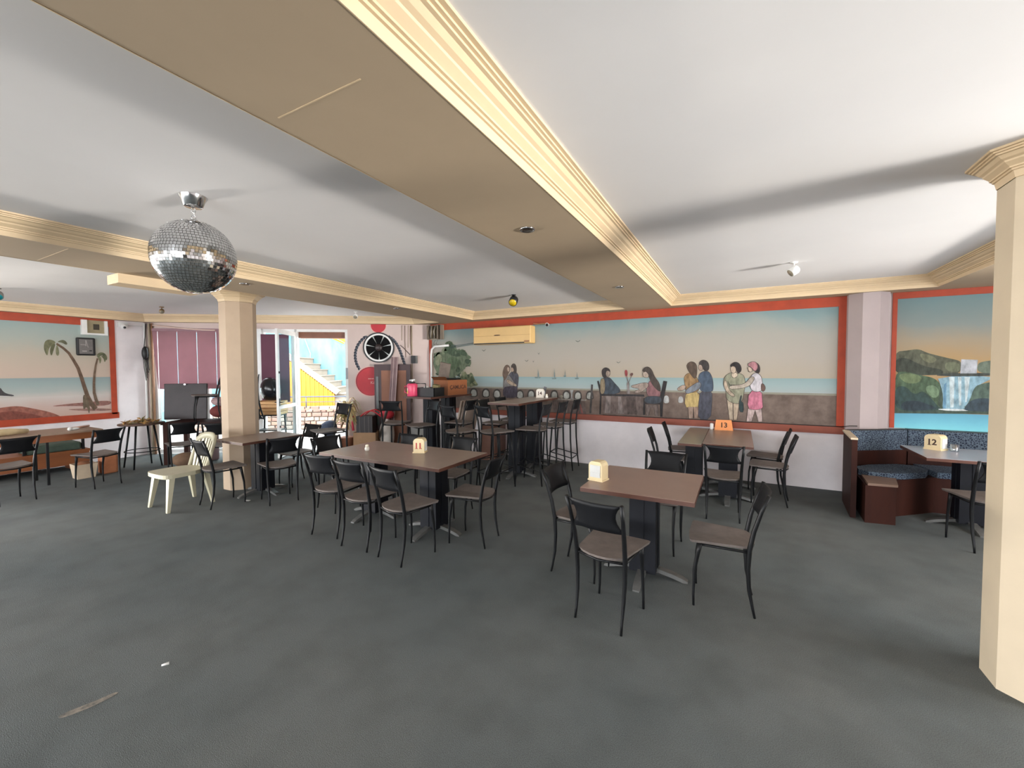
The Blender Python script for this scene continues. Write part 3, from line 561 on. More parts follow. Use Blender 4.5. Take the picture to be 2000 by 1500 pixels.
 ('painted_tree', [((120, 112, 96), 1, [(-5.409, 1.446), (-5.362, 1.714), (-5.419, 1.832), (-5.36, 1.842), (-5.289, 1.714), (-5.229, 1.447)]), ((104, 122, 88), 1, [(-5.496, 1.504), (-5.642, 1.74), (-5.61, 1.881), (-5.504, 2.02), (-5.402, 1.971), (-5.357, 2.086), (-5.269, 2.153), (-5.183, 2.231), (-5.099, 2.148), (-5.08, 2.083), (-4.974, 2.026), (-4.863, 2.055), (-4.749, 1.935), (-4.728, 1.84), (-4.653, 1.772), (-4.812, 1.688), (-4.917, 1.584), (-5.035, 1.524), (-5.149, 1.45), (-5.293, 1.447), (-5.364, 1.551)]), ((70, 96, 66), 1, [(-5.358, 2.04), (-5.255, 2.141), (-5.174, 2.215), (-5.113, 2.137), (-5.086, 2.045), (-4.968, 2.008), (-4.857, 2.039), (-4.76, 1.924), (-4.837, 1.903), (-4.947, 1.939), (-5.059, 1.895), (-5.2, 1.944), (-5.286, 1.992)]), ((142, 150, 110), 1, [(-5.581, 1.834), (-5.505, 1.973), (-5.417, 1.937), (-5.389, 1.854), (-5.464, 1.738), (-5.553, 1.716)]), ((86, 112, 74), 1, [(-5.288, 1.853), (-5.144, 1.908), (-4.976, 1.848), (-4.893, 1.756), (-5.005, 1.689), (-5.147, 1.621), (-5.232, 1.713)]), ((60, 84, 58), 1, [(-5.032, 1.826), (-4.892, 1.893), (-4.756, 1.823), (-4.675, 1.772), (-4.839, 1.722), (-4.949, 1.734)]), ((150, 156, 120), 1, [(-5.033, 1.689), (-4.894, 1.688), (-4.979, 1.575), (-5.091, 1.552)]), ((112, 124, 84), 1, [(-5.008, 1.414), (-4.923, 1.529), (-4.835, 1.579), (-4.753, 1.525), (-4.671, 1.597), (-4.592, 1.419), (-4.503, 1.321), (-4.652, 1.301), (-4.898, 1.297)]), ((78, 100, 64), 1, [(-4.732, 1.417), (-4.672, 1.553), (-4.614, 1.418), (-4.545, 1.33), (-4.706, 1.327)]), ((86, 112, 74), 0, [(-5.273, 2.091), (-5.257, 2.12), (-5.243, 2.129), (-5.223, 2.128), (-5.181, 2.117), (-5.197, 2.085), (-5.235, 2.089)]), ((104, 122, 88), 0, [(-4.941, 1.689), (-4.951, 1.652), (-4.986, 1.621), (-5.049, 1.586), (-5.11, 1.634), (-5.036, 1.682), (-5.017, 1.702)]), ((86, 112, 74), 0, [(-5.2, 1.986), (-5.226, 1.973), (-5.246, 2.012), (-5.233, 2.037), (-5.179, 2.032), (-5.162, 2.014), (-5.156, 1.988)]), ((86, 112, 74), 0, [(-5.303, 1.654), (-5.288, 1.694), (-5.249, 1.669), (-5.241, 1.648), (-5.248, 1.633), (-5.288, 1.592), (-5.341, 1.622)]), ((150, 156, 120), 0, [(-4.892, 1.951), (-4.856, 1.949), (-4.822, 1.94), (-4.823, 1.884), (-4.844, 1.852), (-4.896, 1.837), (-4.976, 1.897)]), ((104, 122, 88), 0, [(-5.163, 2.044), (-5.195, 2.034), (-5.219, 2.036), (-5.241, 2.095), (-5.207, 2.126), (-5.145, 2.115), (-5.08, 2.077)]), ((70, 96, 66), 0, [(-5.427, 1.902), (-5.413, 1.921), (-5.395, 1.933), (-5.369, 1.943), (-5.359, 1.914), (-5.372, 1.883), (-5.396, 1.898)]), ((60, 84, 58), 0, [(-4.954, 1.541), (-4.951, 1.481), (-5.03, 1.512), (-5.06, 1.536), (-5.042, 1.594), (-4.984, 1.61), (-4.926, 1.572)]), ((60, 84, 58), 0, [(-5.47, 1.757), (-5.402, 1.749), (-5.386, 1.73), (-5.433, 1.68), (-5.505, 1.691), (-5.552, 1.729), (-5.526, 1.76)]), ((128, 140, 104), 0, [(-5.143, 1.812), (-5.151, 1.787), (-5.169, 1.806), (-5.209, 1.81), (-5.182, 1.833), (-5.161, 1.861), (-5.137, 1.83)]), ((86, 112, 74), 0, [(-5.206, 2.224), (-5.133, 2.197), (-5.196, 2.129), (-5.222, 2.127), (-5.298, 2.135), (-5.326, 2.178), (-5.287, 2.205)]), ((104, 122, 88), 0, [(-5.545, 1.854), (-5.501, 1.887), (-5.463, 1.891), (-5.439, 1.852), (-5.46, 1.813), (-5.488, 1.798), (-5.548, 1.823)]), ((60, 84, 58), 0, [(-4.91, 1.772), (-4.898, 1.739), (-4.948, 1.712), (-4.983, 1.73), (-5.012, 1.747), (-4.987, 1.777), (-4.955, 1.796)]), ((150, 156, 120), 0, [(-4.993, 1.94), (-5.033, 1.96), (-5.12, 2.002), (-5.071, 2.039), (-5.005, 2.031), (-4.983, 2.05), (-4.919, 1.975)]), ((104, 122, 88), 0, [(-5.543, 1.808), (-5.484, 1.828), (-5.434, 1.821), (-5.414, 1.775), (-5.451, 1.724), (-5.49, 1.729), (-5.552, 1.754)]), ((60, 84, 58), 0, [(-5.369, 2.08), (-5.315, 2.106), (-5.289, 2.072), (-5.3, 2.046), (-5.305, 2.01), (-5.35, 2.028), (-5.392, 2.052)]), ((86, 112, 74), 0, [(-4.693, 1.731), (-4.725, 1.713), (-4.745, 1.717), (-4.751, 1.757), (-4.74, 1.782), (-4.712, 1.793), (-4.677, 1.766)]), ((70, 96, 66), 0, [(-4.962, 1.687), (-5.028, 1.697), (-5.055, 1.737), (-5.053, 1.783), (-4.996, 1.782), (-4.931, 1.783), (-4.964, 1.746)]), ((60, 84, 58), 0, [(-5.261, 1.62), (-5.296, 1.685), (-5.284, 1.748), (-5.241, 1.73), (-5.178, 1.712), (-5.195, 1.69), (-5.203, 1.643)]), ((96, 118, 80), 0, [(-4.697, 1.902), (-4.675, 1.864), (-4.722, 1.846), (-4.782, 1.799), (-4.806, 1.849), (-4.838, 1.9), (-4.764, 1.929)]), ((60, 84, 58), 0, [(-5.407, 1.52), (-5.465, 1.536), (-5.457, 1.599), (-5.387, 1.62), (-5.33, 1.595), (-5.285, 1.553), (-5.365, 1.505)]), ((70, 96, 66), 0, [(-5.136, 1.765), (-5.187, 1.787), (-5.18, 1.815), (-5.172, 1.863), (-5.1, 1.825), (-5.096, 1.811), (-5.067, 1.76)]), ((150, 156, 120), 0, [(-5.344, 1.658), (-5.37, 1.629), (-5.396, 1.603), (-5.446, 1.638), (-5.443, 1.671), (-5.406, 1.688), (-5.37, 1.669)]), ((150, 156, 120), 0, [(-5.392, 1.678), (-5.355, 1.671), (-5.336, 1.659), (-5.306, 1.623), (-5.341, 1.595), (-5.383, 1.588), (-5.428, 1.635)]), ((128, 140, 104), 0, [(-4.904, 1.63), (-4.972, 1.577), (-5.006, 1.56), (-5.039, 1.612), (-5.058, 1.667), (-5.001, 1.699), (-4.97, 1.678)]), ((70, 96, 66), 0, [(-5.01, 1.916), (-5.046, 1.86), (-5.135, 1.926), (-5.071, 1.997), (-5.03, 2.004), (-4.948, 1.995), (-4.963, 1.93)]), ((104, 122, 88), 0, [(-5.191, 1.967), (-5.166, 1.986), (-5.148, 2.019), (-5.118, 2.017), (-5.094, 1.981), (-5.09, 1.933), (-5.139, 1.943)]), ((60, 84, 58), 0, [(-4.941, 1.91), (-4.965, 1.923), (-4.944, 1.958), (-4.903, 1.938), (-4.89, 1.93), (-4.903, 1.91), (-4.916, 1.882)]), ((60, 84, 58), 0, [(-5.407, 2.007), (-5.384, 1.988), (-5.37, 1.982), (-5.364, 1.963), (-5.387, 1.958), (-5.411, 1.952), (-5.427, 1.981)]), ((150, 156, 120), 0, [(-5.352, 1.778), (-5.377, 1.814), (-5.336, 1.837), (-5.288, 1.859), (-5.266, 1.836), (-5.246, 1.793), (-5.284, 1.756)]), ((96, 118, 80), 0, [(-5.022, 1.954), (-5.085, 1.958), (-5.101, 2.016), (-5.025, 2.021), (-4.965, 2.059), (-4.912, 1.995), (-4.967, 1.972)]), ((70, 96, 66), 0, [(-5.177, 1.536), (-5.145, 1.52), (-5.164, 1.504), (-5.215, 1.488), (-5.252, 1.499), (-5.235, 1.531), (-5.227, 1.556)]), ((60, 84, 58), 0, [(-5.036, 1.771), (-5.098, 1.75), (-5.161, 1.752), (-5.16, 1.799), (-5.168, 1.845), (-5.11, 1.823), (-5.096, 1.818)]), ((70, 96, 66), 0, [(-4.937, 1.636), (-4.963, 1.591), (-4.995, 1.578), (-5.048, 1.593), (-5.056, 1.636), (-5.011, 1.689), (-4.964, 1.678)]), ((86, 112, 74), 0, [(-5.316, 1.959), (-5.348, 1.987), (-5.355, 2.009), (-5.301, 2.022), (-5.25, 2.026), (-5.267, 1.992), (-5.258, 1.97)]), ((60, 84, 58), 0, [(-4.948, 1.933), (-4.925, 1.91), (-4.988, 1.904), (-5.057, 1.895), (-5.065, 1.933), (-5.038, 1.96), (-4.973, 1.98)]), ((60, 84, 58), 0, [(-4.83, 1.788), (-4.853, 1.76), (-4.873, 1.725), (-4.9, 1.762), (-4.912, 1.782), (-4.906, 1.831), (-4.868, 1.816)]), ((150, 156, 120), 0, [(-5.34, 1.7), (-5.248, 1.675), (-5.237, 1.612), (-5.277, 1.547), (-5.352, 1.553), (-5.429, 1.601), (-5.378, 1.631)]), ((70, 96, 66), 0, [(-4.763, 1.701), (-4.814, 1.686), (-4.824, 1.743), (-4.804, 1.778), (-4.736, 1.798), (-4.716, 1.747), (-4.699, 1.699)]), ((128, 140, 104), 0, [(-5.493, 1.99), (-5.451, 2.009), (-5.424, 2.004), (-5.401, 1.981), (-5.401, 1.947), (-5.438, 1.926), (-5.451, 1.951)]), ((128, 140, 104), 0, [(-5.169, 1.783), (-5.105, 1.756), (-5.175, 1.746), (-5.232, 1.706), (-5.236, 1.748), (-5.27, 1.8), (-5.201, 1.794)]), ((70, 96, 66), 0, [(-5.616, 1.936), (-5.56, 1.925), (-5.534, 1.926), (-5.512, 1.878), (-5.549, 1.841), (-5.607, 1.862), (-5.634, 1.893)]), ((104, 122, 88), 0, [(-4.986, 1.644), (-5.039, 1.645), (-5.027, 1.693), (-4.993, 1.727), (-4.952, 1.704), (-4.898, 1.69), (-4.919, 1.637)]), ((150, 156, 120), 0, [(-4.964, 1.558), (-4.951, 1.596), (-4.932, 1.637), (-4.859, 1.624), (-4.858, 1.586), (-4.881, 1.53), (-4.926, 1.532)]), ((150, 156, 120), 0, [(-5.389, 1.742), (-5.351, 1.735), (-5.296, 1.697), (-5.328, 1.668), (-5.375, 1.647), (-5.415, 1.68), (-5.433, 1.707)]), ((86, 112, 74), 0, [(-5.584, 1.881), (-5.58, 1.892), (-5.545, 1.901), (-5.518, 1.882), (-5.54, 1.861), (-5.555, 1.838), (-5.589, 1.852)]), ((70, 96, 66), 0, [(-4.763, 1.847), (-4.771, 1.818), (-4.791, 1.806), (-4.812, 1.827), (-4.83, 1.846), (-4.825, 1.87), (-4.783, 1.889)]), ((86, 112, 74), 0, [(-4.99, 1.632), (-4.983, 1.675), (-4.936, 1.698), (-4.883, 1.673), (-4.89, 1.625), (-4.923, 1.61), (-4.978, 1.618)]), ((104, 122, 88), 0, [(-5.303, 1.529), (-5.293, 1.558), (-5.246, 1.596), (-5.212, 1.556), (-5.198, 1.516), (-5.244, 1.479), (-5.271, 1.474)]), ((86, 112, 74), 0, [(-5.493, 1.584), (-5.458, 1.604), (-5.439, 1.61), (-5.405, 1.595), (-5.417, 1.576), (-5.443, 1.551), (-5.459, 1.565)]), ((70, 96, 66), 0, [(-5.093, 1.992), (-5.049, 1.964), (-5.078, 1.915), (-5.09, 1.92), (-5.149, 1.917), (-5.176, 1.948), (-5.117, 1.976)]), ((70, 96, 66), 0, [(-5.033, 1.447), (-5.091, 1.424), (-5.166, 1.38), (-5.231, 1.454), (-5.185, 1.499), (-5.142, 1.549), (-5.086, 1.519)]), ((150, 156, 120), 0, [(-5.352, 1.944), (-5.399, 1.945), (-5.452, 1.961), (-5.438, 1.986), (-5.371, 2.029), (-5.324, 1.994), (-5.289, 1.96)]), ((86, 112, 74), 0, [(-4.824, 1.809), (-4.846, 1.822), (-4.829, 1.851), (-4.788, 1.878), (-4.746, 1.84), (-4.74, 1.812), (-4.782, 1.788)]), ((70, 96, 66), 0, [(-5.123, 1.753), (-5.196, 1.72), (-5.229, 1.779), (-5.246, 1.827), (-5.189, 1.851), (-5.111, 1.865), (-5.079, 1.802)]), ((128, 140, 104), 0, [(-5.537, 1.823), (-5.563, 1.824), (-5.559, 1.859), (-5.544, 1.875), (-5.511, 1.886), (-5.514, 1.855), (-5.518, 1.817)]), ((96, 118, 80), 0, [(-4.939, 1.795), (-5.008, 1.811), (-5.031, 1.831), (-5.02, 1.883), (-4.963, 1.891), (-4.893, 1.856), (-4.875, 1.823)]), ((96, 118, 80), 0, [(-5.063, 2.005), (-5.107, 1.976), (-5.175, 2.032), (-5.136, 2.085), (-5.094, 2.07), (-5.053, 2.094), (-5.013, 2.034)]), ((70, 96, 66), 0, [(-5.053, 1.682), (-5.091, 1.668), (-5.131, 1.676), (-5.168, 1.685), (-5.132, 1.714), (-5.106, 1.714), (-5.076, 1.711)]), ((128, 140, 104), 0, [(-5.455, 1.725), (-5.413, 1.763), (-5.367, 1.761), (-5.329, 1.723), (-5.341, 1.686), (-5.378, 1.668), (-5.4, 1.694)]), ((128, 140, 104), 0, [(-5.162, 1.794), (-5.183, 1.823), (-5.115, 1.882), (-5.06, 1.822), (-5.098, 1.783), (-5.111, 1.74), (-5.184, 1.771)]), ((128, 140, 104), 0, [(-5.474, 1.923), (-5.426, 1.971), (-5.369, 1.958), (-5.386, 1.904), (-5.397, 1.861), (-5.432, 1.872), (-5.485, 1.895)]), ((150, 156, 120), 0, [(-5.389, 1.598), (-5.427, 1.622), (-5.424, 1.657), (-5.379, 1.691), (-5.337, 1.679), (-5.3, 1.638), (-5.347, 1.612)]), ((96, 118, 80), 0, [(-4.897, 1.793), (-4.924, 1.801), (-4.961, 1.839), (-4.906, 1.87), (-4.834, 1.866), (-4.806, 1.827), (-4.829, 1.807)]), ((128, 140, 104), 0, [(-5.551, 1.745), (-5.521, 1.779), (-5.474, 1.785), (-5.446, 1.754), (-5.457, 1.696), (-5.484, 1.706), (-5.55, 1.72)]), ((70, 96, 66), 0, [(-4.814, 2.024), (-4.821, 1.997), (-4.819, 1.98), (-4.85, 1.974), (-4.883, 1.977), (-4.87, 2.002), (-4.856, 2.012)]), ((60, 84, 58), 0, [(-5.524, 1.517), (-5.544, 1.518), (-5.58, 1.554), (-5.544, 1.577), (-5.492, 1.59), (-5.46, 1.549), (-5.489, 1.519)]), ((86, 112, 74), 0, [(-4.811, 1.669), (-4.854, 1.639), (-4.889, 1.61), (-4.929, 1.635), (-4.937, 1.681), (-4.892, 1.715), (-4.856, 1.692)]), ((128, 140, 104), 0, [(-5.548, 1.724), (-5.546, 1.76), (-5.525, 1.789), (-5.494, 1.778), (-5.478, 1.772), (-5.47, 1.75), (-5.498, 1.74)]), ((70, 96, 66), 0, [(-5.148, 1.567), (-5.121, 1.593), (-5.089, 1.56), (-5.078, 1.516), (-5.126, 1.495), (-5.171, 1.495), (-5.165, 1.543)]), ((150, 156, 120), 0, [(-5.0, 1.828), (-5.037, 1.84), (-5.022, 1.864), (-5.031, 1.88), (-4.992, 1.899), (-4.964, 1.871), (-4.961, 1.841)]), ((60, 84, 58), 0, [(-5.13, 2.157), (-5.085, 2.14), (-5.038, 2.128), (-5.059, 2.086), (-5.097, 2.081), (-5.132, 2.084), (-5.175, 2.126)]), ((104, 122, 88), 0, [(-5.439, 1.95), (-5.489, 1.896), (-5.555, 1.913), (-5.606, 1.933), (-5.623, 1.972), (-5.547, 1.996), (-5.471, 1.995)]), ((128, 140, 104), 0, [(-5.409, 2.038), (-5.356, 2.092), (-5.292, 2.056), (-5.272, 2.001), (-5.322, 1.967), (-5.394, 1.946), (-5.41, 1.993)]), ((60, 84, 58), 0, [(-4.805, 1.758), (-4.833, 1.815), (-4.808, 1.848), (-4.742, 1.841), (-4.671, 1.82), (-4.707, 1.798), (-4.739, 1.743)]), ((104, 122, 88), 0, [(-5.081, 1.969), (-5.063, 2.003), (-5.039, 2.011), (-5.029, 1.975), (-5.026, 1.96), (-5.033, 1.953), (-5.068, 1.938)]), ((128, 140, 104), 0, [(-5.267, 1.989), (-5.312, 1.984), (-5.337, 1.993), (-5.36, 2.004), (-5.341, 2.023), (-5.321, 2.026), (-5.304, 2.021)]), ((150, 156, 120), 0, [(-4.988, 1.573), (-5.015, 1.57), (-5.04, 1.577), (-5.07, 1.592), (-5.047, 1.612), (-5.012, 1.629), (-4.976, 1.603)]), ((150, 156, 120), 0, [(-5.35, 2.052), (-5.268, 2.05), (-5.221, 1.988), (-5.274, 1.937), (-5.307, 1.956), (-5.388, 1.968), (-5.402, 1.998)]), ((60, 84, 58), 0, [(-5.344, 1.951), (-5.3, 1.944), (-5.289, 1.944), (-5.247, 1.9), (-5.304, 1.86), (-5.346, 1.887), (-5.364, 1.918)]), ((140, 146, 100), 0, [(-4.897, 1.485), (-4.881, 1.504), (-4.866, 1.503), (-4.854, 1.504), (-4.848, 1.483), (-4.851, 1.475), (-4.873, 1.469)]), ((140, 146, 100), 0, [(-5.014, 1.437), (-4.989, 1.462), (-4.971, 1.46), (-4.95, 1.471), (-4.941, 1.445), (-4.933, 1.433), (-4.974, 1.425)]), ((78, 100, 64), 0, [(-4.872, 1.494), (-4.883, 1.467), (-4.897, 1.457), (-4.913, 1.469), (-4.927, 1.486), (-4.912, 1.506), (-4.891, 1.495)]), ((140, 146, 100), 0, [(-4.697, 1.493), (-4.717, 1.505), (-4.721, 1.523), (-4.703, 1.537), (-4.688, 1.54), (-4.659, 1.524), (-4.668, 1.513)]), ((112, 124, 84), 0, [(-4.907, 1.361), (-4.902, 1.35), (-4.921, 1.338), (-4.935, 1.344), (-4.946, 1.348), (-4.95, 1.364), (-4.928, 1.366)]), ((140, 146, 100), 0, [(-4.826, 1.599), (-4.791, 1.557), (-4.822, 1.536), (-4.841, 1.515), (-4.898, 1.513), (-4.887, 1.559), (-4.86, 1.586)]), ((112, 124, 84), 0, [(-4.799, 1.467), (-4.827, 1.443), (-4.853, 1.445), (-4.849, 1.474), (-4.863, 1.496), (-4.828, 1.502), (-4.819, 1.479)]), ((140, 146, 100), 0, [(-4.546, 1.37), (-4.584, 1.339), (-4.606, 1.352), (-4.642, 1.366), (-4.64, 1.381), (-4.604, 1.412), (-4.566, 1.396)]), ((140, 146, 100), 0, [(-4.757, 1.387), (-4.767, 1.355), (-4.807, 1.372), (-4.813, 1.385), (-4.809, 1.414), (-4.782, 1.432), (-4.756, 1.405)]), ((112, 124, 84), 0, [(-4.836, 1.463), (-4.849, 1.485), (-4.848, 1.503), (-4.821, 1.517), (-4.784, 1.508), (-4.792, 1.477), (-4.814, 1.45)]), ((78, 100, 64), 0, [(-4.776, 1.496), (-4.781, 1.526), (-4.762, 1.54), (-4.718, 1.526), (-4.728, 1.501), (-4.731, 1.486), (-4.768, 1.458)]), ((112, 124, 84), 0, [(-4.859, 1.513), (-4.82, 1.488), (-4.82, 1.47), (-4.857, 1.449), (-4.891, 1.446), (-4.888, 1.48), (-4.9, 1.508)]), ((112, 124, 84), 0, [(-4.898, 1.424), (-4.868, 1.446), (-4.829, 1.45), (-4.803, 1.44), (-4.825, 1.397), (-4.835, 1.391), (-4.871, 1.4)]), ((140, 146, 100), 0, [(-5.0, 1.421), (-5.031, 1.434), (-5.039, 1.458), (-4.991, 1.489), (-4.956, 1.45), (-4.937, 1.438), (-4.973, 1.408)]), ((140, 146, 100), 0, [(-4.662, 1.299), (-4.693, 1.277), (-4.723, 1.305), (-4.702, 1.343), (-4.671, 1.369), (-4.627, 1.344), (-4.614, 1.311)]), ((140, 146, 100), 0, [(-4.891, 1.406), (-4.892, 1.395), (-4.925, 1.402), (-4.953, 1.41), (-4.916, 1.435), (-4.902, 1.44), (-4.893, 1.433)]), ((78, 100, 64), 0, [(-4.747, 1.477), (-4.768, 1.483), (-4.779, 1.497), (-4.756, 1.513), (-4.747, 1.514), (-4.72, 1.506), (-4.735, 1.483)]), ((78, 100, 64), 0, [(-4.872, 1.38), (-4.91, 1.354), (-4.947, 1.342), (-4.966, 1.377), (-4.958, 1.412), (-4.918, 1.405), (-4.873, 1.413)]), ((112, 124, 84), 0, [(-4.983, 1.389), (-5.018, 1.403), (-4.99, 1.421), (-4.946, 1.451), (-4.921, 1.417), (-4.9, 1.399), (-4.937, 1.369)]), ((78, 100, 64), 0, [(-4.847, 1.464), (-4.837, 1.493), (-4.811, 1.488), (-4.778, 1.473), (-4.799, 1.456), (-4.81, 1.438), (-4.827, 1.453)]), ((112, 124, 84), 0, [(-4.856, 1.413), (-4.878, 1.419), (-4.875, 1.445), (-4.857, 1.448), (-4.839, 1.459), (-4.819, 1.431), (-4.831, 1.4)]), ((78, 100, 64), 0, [(-4.696, 1.491), (-4.663, 1.477), (-4.632, 1.474), (-4.651, 1.455), (-4.652, 1.436), (-4.674, 1.437), (-4.687, 1.461)])]),
 ('painted_arch', [((62, 56, 50), 1, [(-4.714, 1.088), (-4.713, 1.196), (-4.685, 1.254), (-4.62, 1.279), (-4.557, 1.257), (-4.53, 1.2), (-4.531, 1.093)]), ((176, 176, 166), 1, [(-4.687, 1.107), (-4.686, 1.188), (-4.666, 1.226), (-4.621, 1.243), (-4.576, 1.227), (-4.557, 1.191), (-4.558, 1.11)])]),
 ('painted_arch', [((62, 56, 50), 1, [(-4.426, 1.087), (-4.425, 1.194), (-4.398, 1.251), (-4.335, 1.276), (-4.274, 1.254), (-4.248, 1.198), (-4.249, 1.093)]), ((176, 176, 166), 1, [(-4.399, 1.106), (-4.399, 1.186), (-4.38, 1.223), (-4.336, 1.24), (-4.292, 1.225), (-4.274, 1.189), (-4.275, 1.109)])]),
 ('painted_arch', [((62, 56, 50), 1, [(-4.172, 1.082), (-4.172, 1.187), (-4.145, 1.243), (-4.085, 1.267), (-4.025, 1.245), (-4.0, 1.191), (-4.001, 1.087)]), ((176, 176, 166), 1, [(-4.147, 1.1), (-4.146, 1.179), (-4.128, 1.215), (-4.085, 1.232), (-4.043, 1.217), (-4.025, 1.181), (-4.026, 1.103)])]),
 ('painted_arch', [((62, 56, 50), 1, [(-3.673, 1.084), (-3.672, 1.186), (-3.648, 1.24), (-3.591, 1.264), (-3.535, 1.243), (-3.511, 1.19), (-3.511, 1.089)]), ((176, 176, 166), 1, [(-3.649, 1.102), (-3.648, 1.178), (-3.631, 1.213), (-3.591, 1.23), (-3.551, 1.215), (-3.534, 1.181), (-3.535, 1.105)])]),
 ('painted_arch', [((62, 56, 50), 1, [(-3.436, 1.095), (-3.436, 1.196), (-3.412, 1.25), (-3.357, 1.273), (-3.302, 1.252), (-3.279, 1.2), (-3.279, 1.1)]), ((176, 176, 166), 1, [(-3.413, 1.113), (-3.413, 1.188), (-3.396, 1.223), (-3.357, 1.239), (-3.318, 1.225), (-3.302, 1.191), (-3.302, 1.116)])]),
 ('painted_arch', [((62, 56, 50), 1, [(-2.972, 1.101), (-2.972, 1.199), (-2.949, 1.251), (-2.897, 1.274), (-2.846, 1.253), (-2.824, 1.203), (-2.824, 1.106)]), ((176, 176, 166), 1, [(-2.95, 1.118), (-2.95, 1.191), (-2.934, 1.225), (-2.897, 1.241), (-2.861, 1.227), (-2.845, 1.194), (-2.845, 1.121)])]),
 ('painted_arch', [((62, 56, 50), 1, [(-2.738, 1.101), (-2.738, 1.197), (-2.716, 1.248), (-2.666, 1.27), (-2.615, 1.25), (-2.594, 1.2), (-2.594, 1.105)]), ((176, 176, 166), 1, [(-2.716, 1.117), (-2.716, 1.189), (-2.701, 1.223), (-2.665, 1.238), (-2.63, 1.224), (-2.615, 1.192), (-2.615, 1.12)])]),
 ('painted_arch', [((62, 56, 50), 1, [(-2.523, 1.099), (-2.523, 1.194), (-2.502, 1.245), (-2.453, 1.267), (-2.404, 1.247), (-2.383, 1.198), (-2.383, 1.104)]), ((176, 176, 166), 1, [(-2.502, 1.116), (-2.502, 1.187), (-2.487, 1.22), (-2.453, 1.235), (-2.418, 1.221), (-2.404, 1.19), (-2.403, 1.119)])]),
 ('painted_arch', [((62, 56, 50), 1, [(-2.308, 1.106), (-2.308, 1.2), (-2.288, 1.25), (-2.24, 1.271), (-2.193, 1.252), (-2.172, 1.203), (-2.172, 1.111)]), ((176, 176, 166), 1, [(-2.288, 1.123), (-2.288, 1.193), (-2.274, 1.225), (-2.24, 1.24), (-2.206, 1.227), (-2.192, 1.195), (-2.192, 1.125)])]),
 ('painted_arch', [((190, 190, 186), 1, [(-1.032, 1.095), (-1.033, 1.171), (-1.021, 1.206), (-0.994, 1.222), (-0.966, 1.207), (-0.953, 1.173), (-0.953, 1.098)])]),
 ('painted_arch', [((190, 190, 186), 1, [(-0.816, 1.107), (-0.816, 1.173), (-0.806, 1.202), (-0.782, 1.216), (-0.758, 1.203), (-0.747, 1.175), (-0.746, 1.109)])]),
 ('painted_sailboat', [((118, 140, 140), 0, [(-3.226, 1.49), (-3.216, 1.654), (-3.188, 1.498)]), ((112, 138, 136), 0, [(-3.287, 1.498), (-3.151, 1.498), (-3.178, 1.474), (-3.267, 1.473)])]),
 ('painted_sailboat', [((118, 140, 140), 0, [(-2.904, 1.476), (-2.895, 1.661), (-2.876, 1.484)]), ((112, 138, 136), 0, [(-2.945, 1.483), (-2.849, 1.484), (-2.868, 1.46), (-2.931, 1.459)])]),
 ('painted_sailboat', [((118, 140, 140), 0, [(-2.7, 1.517), (-2.691, 1.636), (-2.682, 1.525)]), ((112, 138, 136), 0, [(-2.719, 1.525), (-2.668, 1.525), (-2.678, 1.501), (-2.711, 1.501)])]),
 ('painted_sailboat', [((118, 140, 140), 0, [(-2.48, 1.479), (-2.472, 1.587), (-2.455, 1.487)]), ((112, 138, 136), 0, [(-2.515, 1.486), (-2.433, 1.487), (-2.449, 1.463), (-2.503, 1.463)])]),
 ('painted_bird', [((112, 118, 108), 0, [(-4.434, 2.026), (-4.397, 2.016), (-4.382, 2.003), (-4.361, 2.02), (-4.33, 2.032), (-4.361, 2.002), (-4.382, 1.992), (-4.403, 2.001)])]),
 ('painted_bird', [((112, 118, 108), 0, [(-2.508, 2.137), (-2.47, 2.128), (-2.454, 2.116), (-2.433, 2.131), (-2.401, 2.141), (-2.433, 2.115), (-2.454, 2.106), (-2.476, 2.115)])]),
 ('painted_bird', [((112, 118, 108), 0, [(-3.49, 1.81), (-3.46, 1.801), (-3.448, 1.789), (-3.431, 1.805), (-3.406, 1.817), (-3.431, 1.788), (-3.448, 1.778), (-3.465, 1.787)])]),
 ('painted_bird', [((112, 118, 108), 0, [(-3.223, 1.938), (-3.207, 1.929), (-3.2, 1.917), (-3.191, 1.933), (-3.177, 1.945), (-3.191, 1.917), (-3.2, 1.906), (-3.209, 1.915)])]),
 ('painted_bird', [((112, 118, 108), 0, [(-1.791, 1.761), (-1.762, 1.753), (-1.749, 1.742), (-1.733, 1.756), (-1.709, 1.767), (-1.733, 1.741), (-1.749, 1.732), (-1.766, 1.74)])]),
 ('painted_bird', [((112, 118, 108), 0, [(-3.328, 1.795), (-3.315, 1.787), (-3.309, 1.775), (-3.302, 1.791), (-3.291, 1.803), (-3.302, 1.774), (-3.309, 1.764), (-3.317, 1.773)])]),
